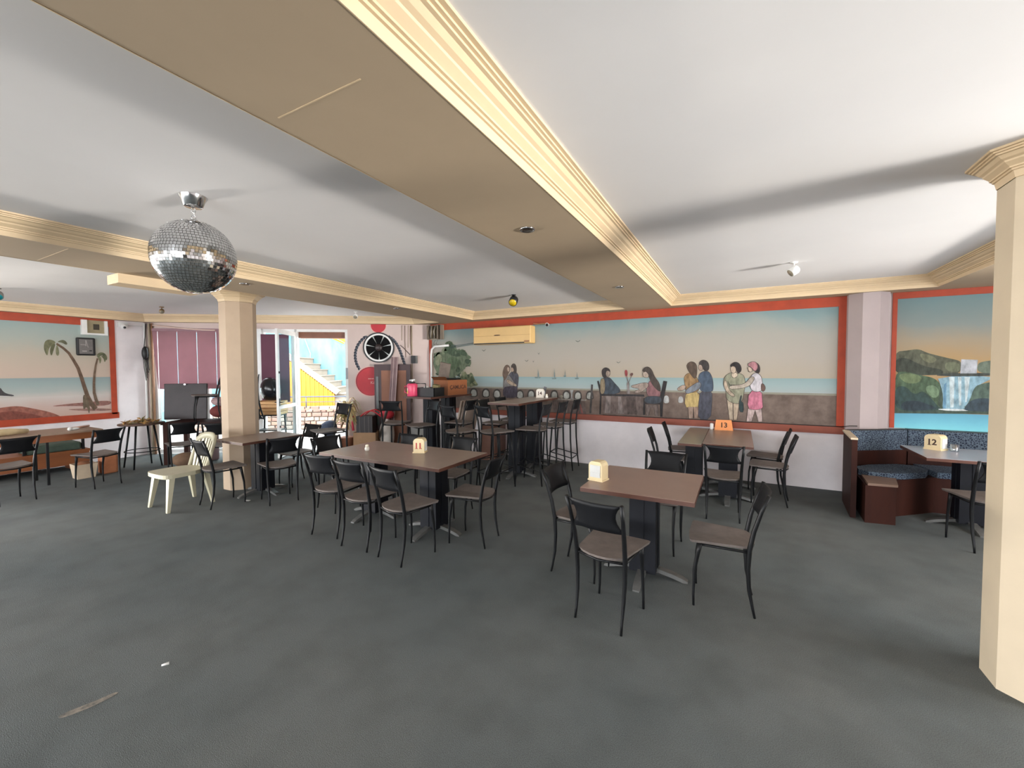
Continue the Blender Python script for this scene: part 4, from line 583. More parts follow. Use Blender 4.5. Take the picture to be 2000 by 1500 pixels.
 ('painted_laid_table', [((104, 84, 76), 0, [(-2.93, 1.08), (-2.32, 1.081), (-2.299, 0.857), (-2.908, 0.868)]), ((150, 70, 62), 0, [(-2.479, 1.026), (-2.463, 1.026), (-2.438, 0.87), (-2.467, 0.868)]), ((150, 70, 62), 0, [(-2.422, 1.028), (-2.401, 1.029), (-2.356, 0.87), (-2.389, 0.868)]), ((140, 128, 112), 0, [(-2.736, 1.036), (-2.672, 1.039), (-2.65, 0.868), (-2.714, 0.869)]), ((150, 140, 128), 0, [(-2.996, 1.117), (-2.3, 1.114), (-2.3, 1.091), (-2.996, 1.088)]), ((160, 160, 158), 0, [(-2.6, 1.27), (-2.533, 1.271), (-2.554, 1.201), (-2.554, 1.134), (-2.533, 1.119), (-2.592, 1.117), (-2.575, 1.133), (-2.575, 1.201)]), ((150, 140, 120), 1, [(-2.8, 1.175), (-2.725, 1.177), (-2.736, 1.121), (-2.787, 1.119)]), ((72, 66, 64), 0, [(-2.216, 1.376), (-2.181, 1.373), (-2.211, 0.881), (-2.243, 0.879)])])]
FALLS_PAINT = [('painted_hills', [((96, 100, 76), 2, [(1.721, 1.843), (1.844, 1.856), (1.945, 1.875), (2.026, 1.822), (2.125, 1.786), (2.232, 1.75), (2.313, 1.725), (2.333, 1.686), (2.325, 1.569), (2.179, 1.549), (1.727, 1.547)]), ((66, 74, 60), 2, [(1.723, 1.746), (1.826, 1.772), (1.929, 1.703), (2.03, 1.648), (2.168, 1.621), (2.179, 1.549), (1.727, 1.547)]), ((126, 128, 92), 2, [(1.947, 1.824), (2.056, 1.795), (2.126, 1.741), (2.069, 1.688), (1.989, 1.729)]), ((118, 126, 92), 2, [(2.176, 1.7), (2.28, 1.712), (2.322, 1.673), (2.317, 1.587), (2.207, 1.592)]), ((112, 130, 108), 2, [(2.462, 1.685), (2.52, 1.715), (2.626, 1.727), (2.631, 1.569), (2.471, 1.577)]), ((70, 78, 72), 1, [(2.121, 1.574), (2.63, 1.579), (2.631, 1.541), (2.121, 1.534)])]),
 ('painted_upper_waterfall', [((190, 196, 206), 0, [(2.328, 1.74), (2.467, 1.731), (2.462, 1.572), (2.323, 1.571)])]),
 ('painted_forest', [((70, 92, 74), 0, [(1.73, 1.416), (2.134, 1.422), (2.634, 1.43), (2.643, 1.098), (1.738, 1.068)]), ((78, 108, 74), 2, [(1.727, 1.581), (1.83, 1.6), (1.953, 1.554), (2.094, 1.52), (2.159, 1.436), (2.148, 1.316), (2.132, 1.182), (2.183, 1.142), (2.102, 1.114), (1.738, 1.084)]), ((116, 140, 88), 2, [(1.748, 1.554), (1.871, 1.581), (1.994, 1.528), (1.955, 1.446), (1.833, 1.445)]), ((48, 78, 74), 2, [(1.731, 1.402), (1.834, 1.418), (1.918, 1.297), (1.997, 1.366), (2.079, 1.261), (2.14, 1.169), (2.17, 1.139), (2.102, 1.114), (1.738, 1.084)]), ((120, 156, 112), 2, [(2.006, 1.407), (2.095, 1.435), (2.145, 1.369), (2.137, 1.276), (2.069, 1.274)]), ((40, 60, 72), 2, [(1.797, 1.211), (1.94, 1.243), (2.101, 1.168), (2.141, 1.135), (1.8, 1.093)])]),
 ('painted_waterfall', [((138, 190, 212), 1, [(2.121, 1.534), (2.631, 1.541), (2.561, 1.493), (2.455, 1.414), (2.418, 1.271), (2.392, 1.14), (2.176, 1.131), (2.182, 1.291), (2.157, 1.423)]), ((206, 228, 232), 0, [(2.228, 1.529), (2.275, 1.529), (2.275, 1.162), (2.246, 1.16)]), ((206, 228, 232), 0, [(2.303, 1.529), (2.332, 1.53), (2.34, 1.19), (2.321, 1.19)]), ((206, 228, 232), 0, [(2.36, 1.53), (2.406, 1.53), (2.386, 1.231), (2.373, 1.231)]), ((98, 160, 200), 0, [(2.182, 1.436), (2.205, 1.463), (2.208, 1.146), (2.18, 1.144)]), ((224, 236, 238), 1, [(2.112, 1.136), (2.237, 1.147), (2.388, 1.145), (2.425, 1.129), (2.238, 1.118)])]),
 ('painted_bushes', [((84, 112, 96), 2, [(2.442, 1.412), (2.508, 1.454), (2.633, 1.481), (2.643, 1.121), (2.342, 1.136), (2.408, 1.232)]), ((52, 74, 88), 2, [(2.369, 1.165), (2.422, 1.258), (2.513, 1.287), (2.639, 1.265), (2.643, 1.121), (2.37, 1.126)])])]
PALM_PAINT = [('painted_dunes', [((176, 92, 70), 2, [(1.819, 1.05), (1.909, 1.069), (2.085, 1.089), (2.242, 1.035), (2.456, 0.952), (2.6, 0.846), (2.598, 0.768), (1.811, 0.805)]), ((150, 64, 46), 2, [(1.816, 0.98), (2.023, 1.014), (2.19, 0.962), (2.414, 0.865), (2.26, 0.814), (1.811, 0.823)]), ((170, 104, 90), 2, [(2.42, 1.047), (2.662, 1.074), (2.889, 1.085), (3.231, 1.102), (3.228, 1.01), (2.975, 1.005), (2.716, 1.034)]), ((170, 116, 102), 2, [(2.604, 0.981), (2.886, 0.977), (3.234, 0.947), (3.233, 0.905), (2.885, 0.928)]), ((70, 66, 68), 1, [(1.852, 1.382), (1.92, 1.393), (1.947, 1.324), (1.985, 1.287), (2.055, 1.265), (2.06, 1.239), (1.961, 1.256), (1.848, 1.266)])]),
 ('painted_tall_palm', [((120, 88, 62), 0, [(2.551, 2.094), (2.627, 2.019), (2.69, 1.935), (2.738, 1.821), (2.788, 1.685), (2.823, 1.528), (2.852, 1.368), (2.888, 1.183), (2.936, 1.03), (2.993, 0.927), (3.044, 0.983), (2.988, 1.072), (2.941, 1.209), (2.901, 1.388), (2.868, 1.548), (2.827, 1.71), (2.771, 1.849), (2.716, 1.966), (2.646, 2.052), (2.565, 2.123)]), ((128, 128, 84), 2, [(2.559, 2.137), (2.481, 2.18), (2.426, 2.149), (2.406, 2.054), (2.416, 1.961), (2.446, 1.886), (2.462, 2.0), (2.484, 2.058), (2.517, 2.078)]), ((104, 106, 66), 2, [(2.552, 2.118), (2.491, 2.077), (2.474, 1.963), (2.492, 1.884), (2.522, 2.002)]), ((140, 140, 96), 2, [(2.565, 2.109), (2.541, 2.003), (2.552, 1.898), (2.585, 1.909), (2.584, 2.005)]), ((110, 112, 76), 2, [(2.559, 2.137), (2.641, 2.188), (2.694, 2.125), (2.679, 2.086), (2.619, 2.131)]), ((120, 98, 70), 1, [(2.857, 1.219), (2.893, 1.217), (2.946, 1.012), (2.926, 0.852), (2.902, 1.015), (2.856, 0.939), (2.852, 1.059)])]),
 ('painted_short_palm', [((128, 98, 72), 0, [(3.057, 1.874), (3.026, 1.742), (3.001, 1.578), (2.988, 1.415), (2.984, 1.249), (3.003, 1.12), (3.028, 1.013), (3.074, 1.034), (3.045, 1.136), (3.023, 1.254), (3.023, 1.413), (3.032, 1.573), (3.053, 1.734), (3.08, 1.867)]), ((110, 116, 78), 2, [(3.07, 1.86), (3.06, 1.941), (3.11, 1.984), (3.171, 1.965), (3.207, 1.884), (3.182, 1.817), (3.161, 1.903), (3.116, 1.931)]), ((136, 138, 92), 2, [(3.074, 1.881), (3.09, 1.82), (3.096, 1.759), (3.121, 1.841), (3.108, 1.912)]), ((120, 124, 80), 2, [(3.108, 1.922), (3.152, 1.862), (3.158, 1.796), (3.179, 1.821), (3.169, 1.903)])])]
def put(mb, name, m, parent, smooth=None):
    """mesh given in room coordinates, made a part of a thing that stands elsewhere"""
    o = mb.build(name, m, parent, smooth)
    o.matrix_parent_inverse = parent.matrix_basis.inverted()
    return o

# ------------------------------------------------------------------ painted murals
def paint_on(parent, data, plane, base=.006):
    lay = 0
    for name, parts in data:
        mb = MB()
        for c, s, pts in parts:
            lay = (lay + 1) % 40
            off = base + lay * .00022
            p = chaikin(pts, s) if s else pts
            if name.startswith(('painted_woman', 'painted_man', 'painted_seated', 'painted_couple')):
                # dark brush outline just under the colour
                q = []; n = len(p); ar = sum(p[i][0] * p[(i + 1) % n][1] - p[(i + 1) % n][0] * p[i][1] for i in range(n))
                sg = 1 if ar > 0 else -1
                for i in range(n):
                    t = Vector((p[(i + 1) % n][0] - p[i - 1][0], p[(i + 1) % n][1] - p[i - 1][1]))
                    if t.length: t.normalize()
                    q.append((p[i][0] + t.y * sg * .0055, p[i][1] - t.x * sg * .0055))
                po = off - .00012
                vs = [(a, YW - po, z) for a, z in q]
                mb.add(vs, [tuple(range(n))], mat('dark_outline_paint', (58, 48, 44), .8, .2, 20))
            mm = paintmat(c)
            if plane == 'far': vs = [(a, YW - off, z) for a, z in p]
            else: vs = [(XP + off, a, z) for a, z in p]
            mb.add(vs, [tuple(range(len(vs)))], mm)
        put(mb, name, None, parent)
        lay += 2
mu = thing('wall_mural', 'long seaside terrace mural with painted couples, framed by orange red border', 'mural', (-2.2, YW, .85))
mb = MB(); mb.span((-5.70, YW - .004, 1.26), (1.15, YW, 2.46))
put(mb, 'painted_sky', gradmat('mural_sky', 2, [(1.26, (206, 186, 164)), (1.52, (208, 190, 164)), (1.80, (206, 194, 178)), (2.10, (200, 196, 182)), (2.27, (182, 194, 186)), (2.38, (160, 188, 186)), (2.47, (146, 182, 184))], .42, .9, .80), mu)
mb = MB(); mb.span((-5.70, YW - .0052, 1.29), (1.15, YW, 1.50))
put(mb, 'painted_sea', gradmat('mural_sea', 2, [(1.29, (180, 192, 188)), (1.40, (164, 190, 190)), (1.5, (150, 182, 182))], .4, 2.0, .84), mu)
mb = MB(); mb.span((-5.70, YW - .0056, .86), (1.15, YW, 1.285))
put(mb, 'painted_balustrade', mat('painted_stone', (82, 68, 60), .75, 0, 7.0, rgb2=(118, 102, 92), detail=9), mu)
mb = MB(); mb.span((-5.70, YW - .0060, 1.272), (1.15, YW, 1.30))
put(mb, 'painted_coping', mat('painted_coping', (132, 130, 116), .75, .1, 6.0), mu)
for a, b in (((-5.70, 2.45), (1.24, 2.579)), ((1.15, .86), (1.24, 2.45)), ((-5.735, .86), (-5.67, 2.45))):
    mb = MB(); mb.span((a[0], YW - .02, a[1]), (b[0], YW, b[1])); put(mb, 'border', M_orange, mu)
mb = MB(); mb.span((-5.735, YW - .05, .765), (1.24, YW, .86)); put(mb, 'sill', mat('brown_red_sill', (134, 66, 46), .55, .12, 4.0), mu)
paint_on(mu, MAIN_PAINT, 'far', .0064)
# cable lying along the sill
mb = MB(); pts = [(-2.0 + .16 * i, YW - .045 + .006 * math.sin(i * 1.7), .866) for i in range(21)]
mb.tube(pts, .005, 5); mb.tube([(1.2, YW - .045, .866), (1.26, YW - .2, .90), (1.32, YW - .27, .91)], .005, 5)
tag(mb.build('sill_cable', M_blackp), 'thin black cable lying along the sill below the terrace mural', 'cable')

mf = thing('wall_mural', 'waterfall mural with turquoise lake above the corner booth', 'mural', (2.2, YW, .88))
mb = MB(); mb.span((1.73, YW - .004, 1.05), (2.78, YW, 2.50))
put(mb, 'painted_sky', gradmat('falls_sky', 2, [(1.05, (196, 160, 108)), (1.72, (208, 166, 106)), (1.95, (190, 170, 138)), (2.15, (152, 164, 158)), (2.5, (122, 158, 162))], .22, 1.6), mf)
mb = MB(); mb.span((1.73, YW - .0064, .885), (2.78, YW, 1.088))
put(mb, 'painted_lake', gradmat('falls_lake', 2, [(.885, (112, 208, 222)), (.98, (96, 184, 208)), (1.09, (80, 158, 190))], .5, 3.0, 1.0), mf)
for a, b in (((1.69, 2.50), (2.84, 2.579)), ((1.69, .885), (1.735, 2.50)), ((2.78, .885), (2.84, 2.50))):
    mb = MB(); mb.span((a[0], YW - .02, a[1]), (b[0], YW, b[1])); put(mb, 'border', M_orange, mf)
paint_on(mf, FALLS_PAINT, 'far', .0052)

mp = thing('wall_mural', 'beach mural with two leaning palm trees on the left wall', 'mural', (XP, 1.9, .76))
YP0, YP1 = .35, 3.335
mb = MB(); mb.span((XP, YP0, 1.2), (XP + .004, YP1 - .1, 2.45))
put(mb, 'painted_sky', gradmat('palm_sky', 2, [(1.2, (200, 178, 160)), (1.6, (204, 180, 160)), (1.95, (190, 178, 158)), (2.15, (172, 178, 166)), (2.45, (146, 172, 170))], .3, 1.2, .96), mp)
mb = MB(); mb.span((XP, YP0, 1.21), (XP + .0045, YP1 - .1, 1.53))
put(mb, 'painted_sea', gradmat('palm_sea', 2, [(1.21, (206, 196, 186)), (1.30, (176, 186, 180)), (1.42, (156, 176, 174)), (1.53, (144, 166, 166))], .35, 2.0, .94), mp)
mb = MB(); mb.span((XP, YP0, .87), (XP + .0048, YP1 - .1, 1.215))
put(mb, 'painted_beach', gradmat('palm_beach', 2, [(.87, (206, 170, 150)), (1.05, (206, 176, 164)), (1.215, (208, 200, 192))], .4, 2.5, .94), mp)
for a, b in (((YP0, 2.45), (YP1 - .1, 2.579)), ((YP1 - .1, .84), (YP1 - .02, 2.579)), ((YP0, .76), (YP1, .87))):
    mb = MB(); mb.span((XP, a[0], a[1]), (XP + .02, b[0], b[1])); put(mb, 'border', M_orange, mp)
paint_on(mp, PALM_PAINT, 'left', .0052)

# painted discs and plaits on the entrance wall, round the extractor fan
da = thing('wall_art', 'red painted discs joined by plaited dark ropes around the extractor fan', 'wall painting', W(1.1, 0, 1.4))
def disc(mb, u, z, r, m, off, n=40, zmax=9):
    vs = []
    for k in range(n):
        a = 2 * math.pi * k / n
        vs.append(W(u + r * math.cos(a), -off, min(zmax, z + r * math.sin(a))))
    mb.add(vs, [tuple(range(n))[::-1]], m)
M_red = mat('red_wall_paint', (190, 48, 58), .55, .08, 6)
M_pale = mat('pale_pink_paint', (226, 176, 166), .6, .05, 6)
mb = MB(); disc(mb, 1.21, 1.40, .315, M_pale, .002); disc(mb, 1.21, 1.40, .30, mat('dark_red_wall_paint', (150, 34, 46), .55, .08, 6), .003); disc(mb, 1.205, 1.395, .285, M_red, .004); put(mb, 'painted_disc', None, da)
mb = MB(); disc(mb, 1.04, 2.56, .165, M_pale, .002, zmax=2.58); disc(mb, 1.04, 2.56, .15, M_red, .003, zmax=2.58); put(mb, 'painted_disc', None, da)
M_navy = mat('navy_rope_paint', (30, 34, 48), .6, .2, 20); M_silver = mat('silver_rope_paint', (96, 102, 112), .6, .1, 20)
def plait(path):
    mb = MB()
    for i, (u, z, ang) in enumerate(path):
        for sgn, m, o in ((1, M_navy, .002), (-1, M_silver, .0026)):
            vs = []
            for k in range(12):
                a = 2 * math.pi * k / 12
                x, y = (.052 * math.cos(a), .022 * math.sin(a)) if sgn > 0 else (.036 * math.cos(a), .008 * math.sin(a))
                ra = ang + sgn * .5
                vs.append(W(u + x * math.cos(ra) - y * math.sin(ra) + (.006 * sgn), -o, z + x * math.sin(ra) + y * math.cos(ra)))
            mb.add(vs, [tuple(range(12))[::-1]], m)
    put(mb, 'painted_rope', None, da)
def bez(p, n):
    out = []
    for i in range(n):
        t = i / (n - 1)
        q = [(1 - t) ** 3, 3 * t * (1 - t) ** 2, 3 * t * t * (1 - t), t ** 3]
        x = sum(q[k] * p[k][0] for k in range(4)); z = sum(q[k] * p[k][1] for k in range(4))
        d = [3 * (1 - t) ** 2, 6 * t * (1 - t), 3 * t * t]
        dx = sum(d[k] * (p[k + 1][0] - p[k][0]) for k in range(3)); dz = sum(d[k] * (p[k + 1][1] - p[k][1]) for k in range(3))
        out.append((x, z, math.atan2(dz, dx)))
    return out
plait(bez([(1.30, 2.32), (1.52, 2.16), (1.56, 1.88), (1.44, 1.68)], 13))
plait(bez([(.80, 2.31), (.62, 2.20), (.58, 1.95), (.50, 1.72)], 13))
WALLROT = (math.pi / 2, 0, ANG + math.pi)
o = text_mesh('lettering', 'Kö', .085, M_pale, da, (0, 0, 0), WALLROT); o.location = W(1.165, -.0046, 1.37) - Vector(da.location)
mb = MB(); 
for k, (a, b) in enumerate(((1.26, 1.235), (1.23, 1.205), (1.20, 1.185), (1.18, 1.15))):
    wbox(mb, a, b, -.0052, -.0044, 1.445, 1.463)
put(mb, 'lettering', M_pale, da)

fan = thing('extractor_fan', 'round black extractor fan with white ring set in the entrance wall', 'fan', W(1.035, 0, 2.1))
def ring(u, z, r0, r1, v0, v1, n=48):
    mb = MB(); vs = []; fs = []
    for k in range(n):
        a = 2 * math.pi * k / n
        for r, v in ((r0, v0), (r1, v0), (r1, v1), (r0, v1)): vs.append(W(u + r * math.cos(a), v, z + r * math.sin(a)))
    for k in range(n):
        j = (k + 1) % n
        for q in range(4): fs.append((k * 4 + q, k * 4 + (q + 1) % 4, j * 4 + (q + 1) % 4, j * 4 + q))
    mb.add(vs, fs); return mb
FU, FZ = 1.035, 2.10
put(ring(FU, FZ, .285, .315, 0, -.03), 'rim', M_blackp, fan)
put(ring(FU, FZ, .255, .288, 0, -.036), 'white_ring', M_white, fan)
mb = MB(); vs = [W(FU + .26 * math.cos(2 * math.pi * k / 40), -.004, FZ + .26 * math.sin(2 * math.pi * k / 40)) for k in range(40)]
mb.add(vs, [tuple(range(40))[::-1]]); put(mb, 'daylight_backing', mat('daylight_gap_colour', (206, 214, 212), .5, .1, 8), fan)  # pale disc coloured as the daylight showing between the blades
M_blade = mat('black_fan_blade', (12, 12, 13), .6, .2, 15, spec=.1)
for k in range(7):
    mb = MB(); a0 = 2 * math.pi * k / 7 + .2; g = .055
    q = []
    for r, da0, da1 in ((.05, .02, .02), (.15, g * .6, g * .55), (.257, g, g)):
        q.append((r, a0 + da0, a0 + 2 * math.pi / 7 - da1))
    vs = []; fs = []
    for r, b0, b1 in q:
        for t in range(5):
            a = b0 + (b1 - b0) * t / 4
            for v in (-.010 - .012 * t / 4, -.013 - .012 * t / 4): vs.append(W(FU + r * math.cos(a), v, FZ + r * math.sin(a)))
    for i in range(2):
        for t in range(4):
            for s in (0, 1):
                A = (i * 5 + t) * 2 + s; B = A + 2; C_ = ((i + 1) * 5 + t + 1) * 2 + s; D_ = ((i + 1) * 5 + t) * 2 + s
                fs.append((A, B, C_, D_) if s else (D_, C_, B, A))
    mb.add(vs, fs); put(mb, 'blade', M_blade, fan)
mb = MB(); mb.lathe([(.075, 0), (.075, .03), (.06, .045), (.012, .05)], 20, rot=(math.pi / 2, 0, 0)); 
R_ = Euler((0, 0, ANG + math.pi)).to_matrix()
mb.v = [tuple(R_ @ Vector(v) + W(FU, -.004, FZ)) for v in mb.v]
hub = put(mb, 'hub', mat('dark_fan_hub', (48, 38, 38), .4, .2, 12), fan)
for b_ in [c for c in fan.children if c.name.startswith('blade')]:
    b_.matrix_parent_inverse.identity(); b_.parent = hub

# ------------------------------------------------------------------ wall fittings
ac = thing('air_conditioner', 'yellowed wall air conditioner above the left end of the terrace mural', 'air conditioner', (-3.9, YW, 2.11))
M_ac = mat('yellowed_plastic', (212, 176, 116), .4, .06, 3)
mb = MB(); mb.span((-4.50, YW - .2, 2.11), (-3.27, YW, 2.43), None, .02); casing = put(mb, 'casing', M_ac, ac)
mb = MB(); mb.span((-4.48, YW - .206, 2.115), (-3.40, YW - .19, 2.135)); put(mb, 'air_outlet', M_blackp, ac)
mb = MB(); mb.span((-4.495, YW - .204, 2.262), (-3.28, YW - .199, 2.266)); put(mb, 'panel_seam', mat('ac_seam', (170, 128, 70), .5, .1, 5), casing)
mb = MB(); mb.sphere((-3.97, YW - .2, 2.275), .06, 16, 8, sc=(1.2, .06, .16)); put(mb, 'badge', mat('dark_badge', (70, 46, 30), .4, .1, 5), casing)
mb = MB(); mb.span((-3.40, YW - .207, 2.13), (-3.30, YW - .2, 2.16)); put(mb, 'indicator', mat('ac_indicator', (150, 106, 66), .4, .1, 5), casing)
mb = MB()
for k in (0, .025):
    mb.tube([(-4.5, YW - .03, 2.17 - k), (-4.9, YW - .03, 2.13 - k), (-5.15, YW - .03, 2.12 - k * 1.5)], .007, 6)
tag(mb.build('refrigerant_line', mat('grey_blue_cable', (100, 118, 120), .6, .1, 10)), 'pair of thin lines running from the air conditioner to the painted tree', 'cable')
mb = MB(); mb.tube([(-5.66, YW - .05, .9), (-5.66, YW - .05, 1.95), (-5.64, YW - .05, 2.06), (-5.56, YW - .05, 2.12), (-5.2, YW - .05, 2.13)], .022, 8)
tag(mb.build('conduit_pipe', M_white), 'white pipe bending up the corner beside the painted tree', 'pipe')
fb = thing('fuse_box', 'open grey fuse box with loose wiring at the top corner of the terrace mural', 'fuse box', (-5.5, YW, 2.3))
mb = MB(); mb.span((-5.70, YW - .05, 2.26), (-5.34, YW - .02, 2.555)); put(mb, 'back_plate', mat('dusty_box', (150, 140, 124), .6, .15, 10), fb)
for x in (-5.70, -5.44, -5.355):
    mb = MB(); mb.span((x, YW - .13, 2.26), (x + .02, YW - .05, 2.555)); put(mb, 'side_panel', mat('fuse_panel', (120, 108, 96), .6, .15, 10), fb)
for k in range(6):
    mb = MB(); x = -5.66 + .034 * k
    mb.tube([(x, YW - .07, 2.54), (x + .02 * math.sin(k), YW - .1, 2.42), (x + .03 * math.cos(k * 2), YW - .08, 2.28)], .012, 6)
    put(mb, 'wire', mat('wire_%d' % (k % 3), [(70, 60, 50), (180, 172, 160), (96, 84, 60)][k % 3], .6, .1, 10), fb)
mb = MB()
for x in (-5.55, -5.48):
    mb.tube([(x, YW - .04, 2.26), (x - .05, YW - .04, 2.18), (x + .02, YW - .04, 2.10), (x + .08, YW - .04, 2.16)], .005, 5)
put(mb, 'loose_wire', mat('grey_wire', (120, 124, 118), .6, .1, 10), fb)
cc = thing('security_camera', 'small white dome camera fixed under the border right of the air conditioner', 'camera', (-3.02, YW, 2.43))
mb = MB(); mb.tube([(-3.02, YW, 2.44), (-3.02, YW - .05, 2.44)], .025, 10); put(mb, 'mount', M_white, cc)
mb = MB(); mb.tube([(-3.02, YW - .05, 2.44), (-2.98, YW - .14, 2.42)], .032, 12); cbody = put(mb, 'body', M_white, cc)
mb = MB(); mb.tube([(-2.98, YW - .139, 2.42), (-2.975, YW - .15, 2.418)], .026, 12); put(mb, 'lens', M_blackp, cbody)
mb = MB(); mb.tube([(-3.3, YW - .03, 2.47), (-3.2, YW - .03, 2.455), (-3.05, YW - .03, 2.46)], .007, 5); put(mb, 'lead', mat('yellow_lead', (206, 170, 120), .6, .1, 10), cc)
# entrance wall cables, box
bx = thing('junction_box', 'black box with grey cover on the entrance wall beside hanging cables', 'junction box', W(.33, 0, 1.76))
mb = MB(); wbox(mb, .29, .38, -.06, 0, 1.77, 1.93); put(mb, 'body', M_blackp, bx)
mb = MB(); wbox(mb, .25, .29, -.05, 0, 1.77, 1.93); put(mb, 'cover', mat('grey_cover', (110, 108, 104), .5, .1, 10), bx)
M_cab = mat('cream_cable', (178, 164, 142), .6, .08, 10)
for k, (u, z0) in enumerate(((.36, .95), (.385, 1.95), (.43, 2.1), (.50, 1.9), (.56, 2.25))):
    mb = MB(); mb.tube([W(u, -.012, 2.56), W(u + .005, -.012, (2.56 + z0) / 2), W(u + .01 * (-1) ** k, -.012, z0)], .009 if k < 2 else .006, 6)
    tag(mb.build('wall_cable', M_cab if k % 2 == 0 else mat('brown_cable', (128, 108, 92), .6, .08, 10)), ['cream', 'brown'][k % 2] + ' cable hanging down the entrance wall between fan and corner', 'cable', ['cream', 'brown'][k % 2] + ' cables on the entrance wall')
mb = MB(); mb.tube([W(.60, -.012, 2.15), W(.53, -.012, 2.09), W(.40, -.012, 1.95)], .007, 6)
tag(mb.build('wall_cable', mat('dark_cable', (66, 58, 52), .6, .1, 10)), 'short dark cable slanting down toward the black junction box', 'cable')

# left wall fittings
fp = thing('wall_niche', 'white framed recess with a small dark opening above the black clock', 'vent', (XP, 3.04, 2.29))
for a, b in (((2.86, 2.285), (2.93, 2.545)), ((3.165, 2.285), (3.205, 2.545)), ((2.93, 2.285), (3.165, 2.315))):
    mb = MB(); mb.span((XP, a[0], a[1]), (XP + .07, b[0], b[1])); put(mb, 'frame_bar', M_white, fp)
mb = MB(); mb.span((XP, 2.93, 2.315), (XP + .034, 3.165, 2.545)); put(mb, 'back_panel', mat('olive_panel', (150, 138, 108), .6, .12, 8), fp)
mb = MB(); mb.span((XP + .034, 3.02, 2.38), (XP + .037, 3.10, 2.48)); put(mb, 'opening', mat('dark_opening', (60, 52, 40), .6, .2, 20), fp)
ck = thing('wall_clock', 'square clock with rounded black rim and grey dial on the palm mural', 'clock', (XP, 2.916, 1.92))
mb = MB(); mb.span((XP, 2.79, 1.915), (XP + .045, 3.04, 2.23), None, .02); put(mb, 'rim', M_blackp, ck)
mb = MB(); mb.span((XP + .045, 2.825, 1.945), (XP + .05, 3.0, 2.20)); dial = put(mb, 'dial', mat('grey_dial', (104, 100, 98), .4, .12, 14), ck)
M_hand = mat('pale_hand', (160, 154, 150), .5, .05, 10)
mb = MB(); mb.span((XP + .05, 2.905, 2.08), (XP + .053, 2.913, 2.185)); put(mb, 'hand', M_hand, dial)
mb = MB(); mb.span((XP + .05, 2.84, 2.10), (XP + .053, 2.905, 2.108)); put(mb, 'hand', M_hand, dial)
mb = MB(); mb.box((XP + .052, 2.925, 2.12), (.003, .006, .13), (.2, 0, 0)); put(mb, 'hand', M_hand, dial)
mb = MB(); mb.span((XP + .05, 2.95, 1.99), (XP + .053, 2.985, 2.01)); put(mb, 'mark', M_blackp, dial)
mb = MB(); mb.span((XP + .05, 2.86, 1.985), (XP + .053, 2.92, 2.0)); put(mb, 'mark', M_hand, dial)
lc = thing('security_camera', 'white dome camera beside the red border end of the palm mural', 'camera', (XP, 3.42, 2.45))
mb = MB(); mb.span((XP, 3.36, 2.46), (XP + .05, 3.5, 2.55)); put(mb, 'mount', M_white, lc)
mb = MB(); mb.sphere((XP + .07, 3.43, 2.47), .05, 14, 8); dome = put(mb, 'dome', M_white, lc)
mb = MB(); mb.sphere((XP + .11, 3.43, 2.45), .022, 10, 6); put(mb, 'lens', M_blackp, dome)
mb = MB(); mb.tube([(XP + .03, 3.5, 2.5), (XP + .03, 3.62, 2.505), W(5.45, -.03, 2.5)], .008, 6); put(mb, 'lead', M_white, lc)
# pipes and dangling gadget in the corner by the wide window
for k, (u, v, r, m) in enumerate(((5.44, -.03, .022, M_white), (5.36, -.03, .02, M_cab), (5.31, -.03, .018, mat('brown_pipe', (150, 112, 84), .5, .1, 8)))):
    mb = MB(); mb.tube([W(u, v, 0), W(u, v, 1.4), W(u, v, 2.56)], r, 8)
    tag(mb.build('corner_pipe', m), ['white pipe in the corner left of the mauve blind', 'cream pipe between white and brown pipes left of the mauve blind', 'brown pipe against the window edge left of the mauve blind'][k], 'pipe')
mb = MB(); mb.sphere(W(5.40, -.09, 1.98), .07, 12, 8, sc=(.8, .8, 1.9)); 
for k in range(5): mb.tube([W(5.40 - .02 * k + .04, -.09, 1.9), W(5.42 - .02 * k, -.1, 1.7), W(5.41 - .015 * k, -.07, 1.45 + .05 * k)], .006, 5)
mb.tube([W(5.42, -.09, 2.08), W(5.42, -.05, 2.3), W(5.42, -.03, 2.55)], .007, 5)
tag(mb.build('cable_bundle', M_blackp), 'black tangle of cables hanging on the pipes left of the mauve blind', 'cable')
mb = MB(); mb.tube([W(5.25 - .08 * i, -.1, 2.52 - .09 * math.sin(math.pi * min(1, i / 14) * .5)) for i in range(15)], .014, 6)
tag(mb.build('hose', mat('pinkish_hose', (206, 180, 168), .5, .05, 10)), 'pale hose sagging across the top of the mauve blind', 'hose')

